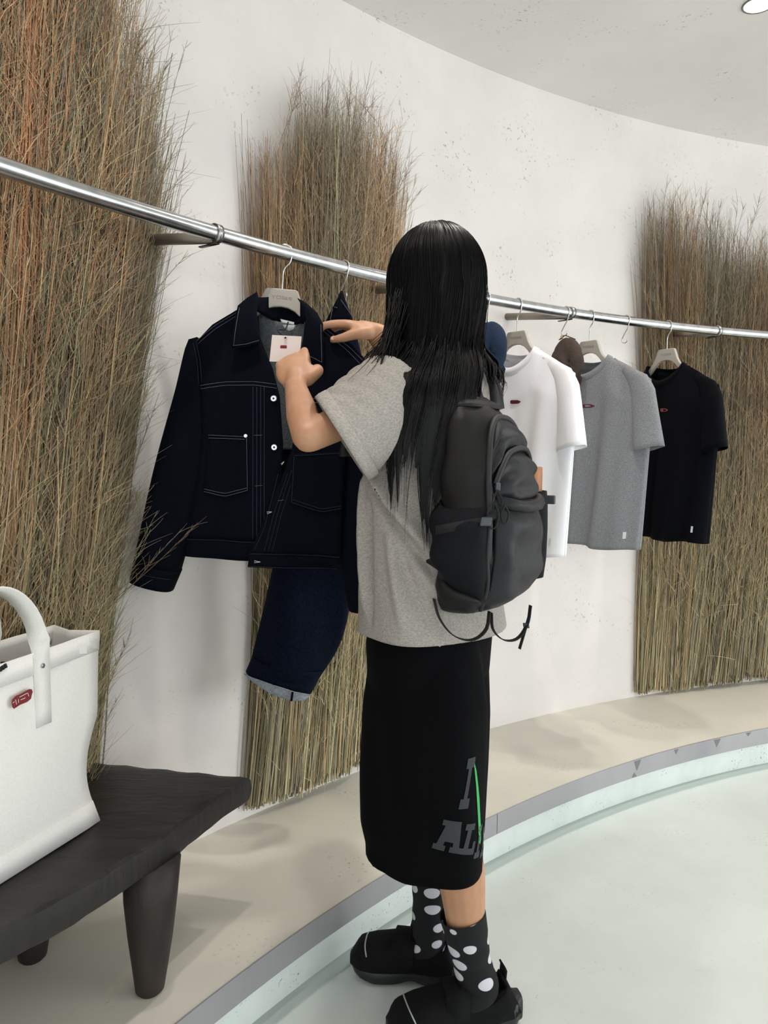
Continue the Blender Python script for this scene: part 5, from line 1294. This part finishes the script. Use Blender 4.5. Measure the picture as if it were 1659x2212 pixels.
def zend_main(az, r_):
    """left/back hair reaches mid back, right side and front locks end above the shoulder strap"""
    base = np.where(az > -0.55, 1.135, 1.33)
    return base + r_.normal(0, 0.045, len(az)) + 0.16 * np.clip((az - 1.1) / 0.6, 0, 1) + 0.05 * np.clip(-az - 0.6, 0, 1)
P1, R1 = hair(4200, 1, 0.0, 0.0014, zend_main)
P2, R2 = hair(2000, 2, 0.008, 0.0026, lambda az, r_: zend_main(az, r_) + 0.06)
P3, R3 = hair(500, 3, -0.002, 0.0006, zend_main, 0.004)
# clumped locks at the ends: gather points toward guide strands
def clump(P, k, amt, seed):
    r_ = np.random.RandomState(seed); g = r_.choice(len(P), k, replace=False); G = P[g]
    d = ((P[:, None, 18, :] - G[None, :, 18, :]) ** 2).sum(-1); j = d.argmin(1)
    w_ = (np.linspace(0, 1, P.shape[1]) ** 2.2 * amt)[None, :, None]
    Q_ = P * (1 - w_) + G[j] * w_; Q_[..., 2] = P[..., 2] * 0.5 + Q_[..., 2] * 0.5
    return Q_
P1 = clump(P1, 30, 0.90, 4); P2 = clump(P2, 30, 0.85, 5)
# a wisp swept forward over the left shoulder
wn = 120; r_ = np.random.RandomState(8); W0 = np.array(Hd(0.0, 0.088, -0.03)); tt = np.linspace(0, 1, 26)[None, :, None]
ends = np.array([-0.035, 1.385, 1.235]) + r_.normal(0, 0.016, (wn, 3)) * np.array([1.4, 0.6, 1.8]); mid = np.array([0.010, 1.425, 1.375]) + r_.normal(0, 0.008, (wn, 3)); st_ = W0 + r_.normal(0, 0.012, (wn, 3))
PW = (1 - tt) ** 2 * st_[:, None] + 2 * tt * (1 - tt) * mid[:, None] + tt ** 2 * ends[:, None]
PW = push_out(PW, 0.030); RW_ = 0.0011 * np.interp(np.linspace(0, 1, 26), [0, 0.6, 1], [1, 0.8, 0.2])[None, :] * np.ones((wn, 1))
allP = np.concatenate([P1, P2, P3, PW]); allR = np.concatenate([R1, R2, R3, RW_])
co, F_ = strands(allP, allR, 4)
hs = np_mesh('hair', co, F_, M['hair'], person); hs['kind'] = 'stuff'
v, f = ball(HC + HU * 0.012 - HF * 0.003, HF * 0.097, HL * 0.082, HU * 0.103, 32)
keep = [q for q in f if not ((sum((V(v[i]) for i in q), V()) / len(q) - HC).dot(HF) > 0.045 and (sum((V(v[i]) for i in q), V()) / len(q) - HC).dot(HU) < 0.055)]
mesh('scalp_hair', v, keep, M['hair'], hs)

# ------------------------------------------------------------------ backpack
M['nylon'] = mat('graphite_ripstop', (31, 31, 34), 0.52, noise=6, rgb2=(39, 39, 43), bump=(26, 0.6, 0.006), spec=0.28)
M['nylon_dark'] = mat('charcoal_nylon', (21, 20, 20), 0.5, noise=6, rgb2=(27, 26, 26), bump=(22, 0.5, 0.005), spec=0.25)
M['pocket_mesh'] = mat('black_stretch_mesh', (7, 8, 12), 0.75, noise=420, rgb2=(18, 20, 26), spec=0.2, bump=(600, 0.4, 0.001))
M['webbing'] = mat('black_webbing', (20, 20, 22), 0.8); M['zip'] = mat('zip_tape', (27, 27, 29), 0.6); M['buckle'] = mat('grey_plastic', (70, 74, 80), 0.45)
BO = V((0.88, -0.475, 0)).normalized(); KC = BC - BF * 0.080 + BL * 0.060
bag = empty('backpack', KC + BO * 0.08 + V((0, 0, 0.88)), 'graphite nylon backpack with black mesh side pockets worn on the back', 'backpack')
KZ = [0.884, 0.895, 0.92, 0.96, 1.00, 1.05, 1.10, 1.15, 1.20, 1.24, 1.268, 1.285, 1.293]
KD = [0.048, 0.090, 0.118, 0.130, 0.135, 0.135, 0.130, 0.121, 0.104, 0.083, 0.060, 0.036, 0.014]
KW = [0.060, 0.098, 0.122, 0.132, 0.135, 0.133, 0.129, 0.122, 0.110, 0.095, 0.078, 0.055, 0.022]
def kdim(z): return float(np.interp(z, KZ, KD)), float(np.interp(z, KZ, KW))
def kp(al, z, proud=0.0, wr=0.0):
    """bag surface: al 0 = outward face, +90 = its left side, 180 = against the back"""
    D, W_ = kdim(z); a = math.radians(al); c_, s_ = math.cos(a), math.sin(a)
    taper = 1 - 0.24 * max(0, c_)
    o_ = D * 0.5 + (D * 0.5 + proud) * math.copysign(abs(c_) ** 0.62, c_); l_ = (W_ + proud) * taper * math.copysign(abs(s_) ** 0.62, s_)
    o_ += wr
    return KC + BO * o_ + BL * l_ + V((0, 0, z))
def patch(name, a0, a1, z0f, z1f, proud, material, parent, na=24, nz=20, thick=0.002, edge=0.25, wr=0.004, seed=1):
    v, f = [], []
    for j in range(nz + 1):
        for i in range(na + 1):
            u, t = i / na, j / nz; al = a0 + (a1 - a0) * u; z = z0f(u) + (z1f(u) - z0f(u)) * t
            b_ = min(1, min(u, 1 - u) / edge, min(t, 1 - t) / edge); b_ = math.sin(b_ * PI / 2)
            wv = wr * b_ * (math.sin(7 * u + 9 * t + seed) + 0.6 * math.sin(15 * u - 6 * t + seed * 2) + 0.5 * math.sin(4 * u - 17 * t))
            v.append(kp(al, z, 0.001 + proud * b_, wv))
    for j in range(nz):
        for i in range(na): a = j * (na + 1) + i; f.append((a, a + na + 1, a + na + 2, a + 1))
    o = mesh(name, v, f, material, parent); solid(o, thick, 0); return o
v, f = [], []; n = 64; zs = list(np.linspace(KZ[0], KZ[-1], 44))
for z in zs:
    for k in range(n):
        al = 360 * k / n - 180; wv = 0.003 * math.sin(math.radians(al) * 5 + z * 30) + 0.0025 * math.sin(math.radians(al) * 2 + z * 75)
        v.append(kp(al, z, wv))
for i in range(len(zs) - 1):
    for k in range(n): f.append((i * n + k, i * n + (k + 1) % n, (i + 1) * n + (k + 1) % n, (i + 1) * n + k))
f.append(tuple(range(n))[::-1]); f.append(tuple((len(zs) - 1) * n + k for k in range(n)))
mesh('main_body', v, f, M['nylon_dark'], bag)
patch('front_pouch', -62, 58, lambda u: 0.893, lambda u: 1.105 - 0.012 * math.sin(PI * u), 0.014, M['nylon'], bag, 36, 26, wr=0.0045, seed=2)
patch('pouch_lip', -66, 56, lambda u: 1.088 - 0.016 * math.sin(PI * u), lambda u: 1.112 - 0.016 * math.sin(PI * u), 0.020, M['nylon'], bag, 30, 6, wr=0.002, seed=4)
patch('lower_pocket', -60, 56, lambda u: 1.108 - 0.014 * math.sin(PI * u), lambda u: 1.125 + 0.062 * math.sin(PI * min(1, u * 1.0)) ** 0.7, 0.012, M['nylon'], bag, 30, 16, wr=0.004, seed=5)
patch('upper_pocket', -66, 64, lambda u: 1.128 + 0.060 * math.sin(PI * u) ** 0.7, lambda u: 1.150 + 0.098 * math.sin(PI * u) ** 0.7, 0.008, M['nylon'], bag, 30, 16, wr=0.004, seed=7)
patch('top_lid', -120, 120, lambda u: 1.262, lambda u: 1.290, 0.004, M['nylon_dark'], bag, 40, 8, wr=0.001, seed=8)
def arc(name, pts, r, material, parent, proud=0.012, sides=8, flat=None):
    P_ = smoothpath([tuple(kp(a, z, proud)) for a, z in pts], 40); return tube(name, P_, r, material, parent, sides)
arc('zip', [(56, 1.127), (40, 1.160), (18, 1.182), (-5, 1.189), (-30, 1.178), (-58, 1.135)], 0.0052, M['zip'], bag, 0.010)
arc('zip', [(66, 0.99), (66, 1.06), (64, 1.14), (50, 1.205), (25, 1.238), (0, 1.246), (-30, 1.236), (-60, 1.19), (-70, 1.12)], 0.0055, M['zip'], bag, 0.006)
arc('seam_binding', [(60, 0.900), (64, 0.95), (68, 1.00), (66, 1.06), (60, 1.11)], 0.0035, M['zip'], bag, 0.008)
# stretch mesh side pockets
patch('mesh_pocket', 62, 150, lambda u: 0.912 + 0.085 * u, lambda u: 1.098 - 0.015 * math.sin(PI * u), 0.016, M['pocket_mesh'], bag, 26, 20, wr=0.003, seed=11)
bot = KC + BO * 0.090 - BL * 0.142
v, f = tube_vf([bot + V((0, 0, z)) for z in (0.925, 0.93, 0.97, 1.03, 1.08, 1.104)], [0.018, 0.032, 0.036, 0.037, 0.036, 0.034], 26, caps=False, flat=(1.15, 1.0), ref=tuple(BO)); f.append(tuple(range(26)))
o = mesh('mesh_pocket', v, f, M['pocket_mesh'], bag); solid(o, 0.0015, 0)
patch('base_panel', 60, 165, lambda u: 0.886, lambda u: 0.915 + 0.080 * u, 0.006, M['nylon_dark'], bag, 24, 8, wr=0.002, seed=13)
# haul loop
lp = [kp(180, 1.286) + BL * 0.025 + BO * 0.02, kp(180, 1.286) + BL * 0.022 + V((0, 0, 0.022)) + BO * 0.02, kp(180, 1.286) + V((0, 0, 0.034)) + BO * 0.018, kp(180, 1.286) - BL * 0.022 + V((0, 0, 0.022)) + BO * 0.02, kp(180, 1.286) - BL * 0.025 + BO * 0.02]
tube('haul_loop', smoothpath(lp, 20), 0.006, M['webbing'], bag, 8, flat=(1, 0.3), ref=tuple(BO))
# shoulder straps over the tee, then thin webbing back to the base
for s in (1, -1):
    off = 0.0
    path = [(-0.115, 0.050, 1.268), (-0.100, 0.066, 1.315), (-0.070, 0.078, 1.352), (-0.020, 0.085, 1.372), (0.045, 0.092, 1.354), (0.090, 0.102, 1.31), (0.118, 0.112, 1.24), (0.128, 0.122, 1.17)]
    pts = smoothpath([tuple(B(a, b_ * s, z)) for a, b_, z in path], 30)
    strip('shoulder_strap', [V(p) for p in pts], [(BL * (1.0) + V((0, 0, -0.25 * s * 0))).normalized()] * 30, 0.058, M['nylon'], bag, 0.010)
    wp = [(0.115, 0.100, 1.18), (0.085, 0.120, 1.10), (0.040, 0.150, 1.04), (-0.020, 0.150, 1.005), (-0.070, 0.158, 0.985), (-0.105, 0.160, 0.965)]
    pts = smoothpath([tuple(B(a, b_ * s, z)) for a, b_, z in wp], 26)
    strip('webbing_strap', [V(p) for p in pts], V((0, 0, 1)), 0.020, M['webbing'], bag, 0.002)
# compression buckles at the pocket tops
def buckle(c, a1, a2, a3, nm='buckle', sc=1.0):
    q, g = box_v(-0.011 * sc, 0.011 * sc, -0.004 * sc, 0.004 * sc, -0.009 * sc, 0.009 * sc)
    o = mesh(nm, [V(c) + V(a1) * p[0] + V(a2) * p[1] + V(a3) * p[2] for p in q], g, M['buckle'], bag, smooth=False); bevel(o, 0.002, 2); return o
pb = bot - BL * 0.030 + BO * 0.026 + V((0, 0, 1.085)); sid = -BL
strip('compression_strap', [bot - BL * 0.038 - BO * 0.02 + V((0, 0, 1.085)), bot - BL * 0.040 + BO * 0.010 + V((0, 0, 1.085)), bot - BL * 0.038 + BO * 0.018 + V((0, 0, 1.085)), pb, pb + BO * 0.008], V((0, 0, 1)), 0.018, M['webbing'], bag, 0.002)
buckle(pb + BO * 0.012 + sid * 0.004, BO, sid, V((0, 0, 1)))
pb = kp(72, 1.065, 0.020); sid = (kp(72, 1.065, 0.04) - pb).normalized(); tn = V((0, 0, 1)).cross(sid).normalized()
strip('compression_strap', [kp(112, 1.045, 0.019), kp(95, 1.052, 0.020), pb, kp(60, 1.078, 0.018)], V((0, 0, 1)), 0.016, M['webbing'], bag, 0.002)
buckle(pb + sid * 0.004, tn, sid, V((0.2, 0, 1)).normalized(), sc=0.85)
# elastic cord pulls hanging from the zips
for (al, z, w_, h_) in ((58, 1.118, 0.012, 0.040), (64, 1.100, 0.014, 0.046), (50, 1.092, 0.010, 0.030)):
    c = kp(al, z, 0.022); nrm = (kp(al, z, 0.05) - c).normalized(); tn = V((0, 0, 1)).cross(nrm).normalized()
    lp = [c + V((0, 0, 0)), c + tn * w_ * 0.7 + V((0, 0, -h_ * 0.5)), c + tn * w_ * 0.3 + V((0, 0, -h_)), c - tn * w_ * 0.4 + V((0, 0, -h_ * 0.95)), c - tn * w_ * 0.7 + V((0, 0, -h_ * 0.45)), c]
    tube('zip_pull', smoothpath([p + nrm * 0.002 for p in lp], 24), 0.0016, M['webbing'], bag, 6)
sp = kp(56, 1.124, 0.020); q, g = box_v(-0.004, 0.004, -0.003, 0.003, -0.008, 0.006); o = mesh('zip_slider', [sp + V(p) for p in q], g, M['buckle'], bag, smooth=False); bevel(o, 0.0015, 2)
# loose webbing under the bag
Z = lambda o_, l_, z: KC + BO * o_ + BL * l_ + V((0, 0, z))
def web(name, pts, wid=0.011, wv=None): return strip(name, [V(p) for p in smoothpath([tuple(p) for p in pts], 24)], wv or (BO * 0.5 + BL * 0.5).normalized(), wid, M['webbing'], bag, 0.002)
web('bottom_webbing', [Z(0.00, 0.105, 0.915), Z(0.012, 0.105, 0.880), Z(0.035, 0.095, 0.850), Z(0.065, 0.08, 0.842), Z(0.088, 0.07, 0.862), Z(0.092, 0.065, 0.895)])
web('bottom_webbing', [Z(0.094, 0.060, 0.892), Z(0.096, 0.055, 0.860), Z(0.11, 0.035, 0.838), Z(0.128, 0.010, 0.838), Z(0.138, -0.015, 0.862), Z(0.140, -0.025, 0.895)], 0.010)
web('webbing_tail', [Z(0.139, -0.018, 0.872), Z(0.134, -0.010, 0.845), Z(0.128, -0.002, 0.815)], 0.008)
buckle(Z(0.136, -0.014, 0.858), BO, BL, V((-0.2, 0, 1)).normalized(), 'tail_buckle', 0.55)
# bottle in the right pocket
v, f = lathe_vf([(0.026, 0.0), (0.030, 0.004), (0.030, 0.19), (0.0295, 0.205), (0.0285, 0.207)], 28, bot + V((0, 0, 0.945)))
bo = mesh('bottle', v, f, mat('tan_leather', (176, 112, 62), 0.45, noise=20, rgb2=(164, 100, 54)))
tag(bo, 'tan brown cylindrical bottle tucked into the backpack side pocket', 'bottle')
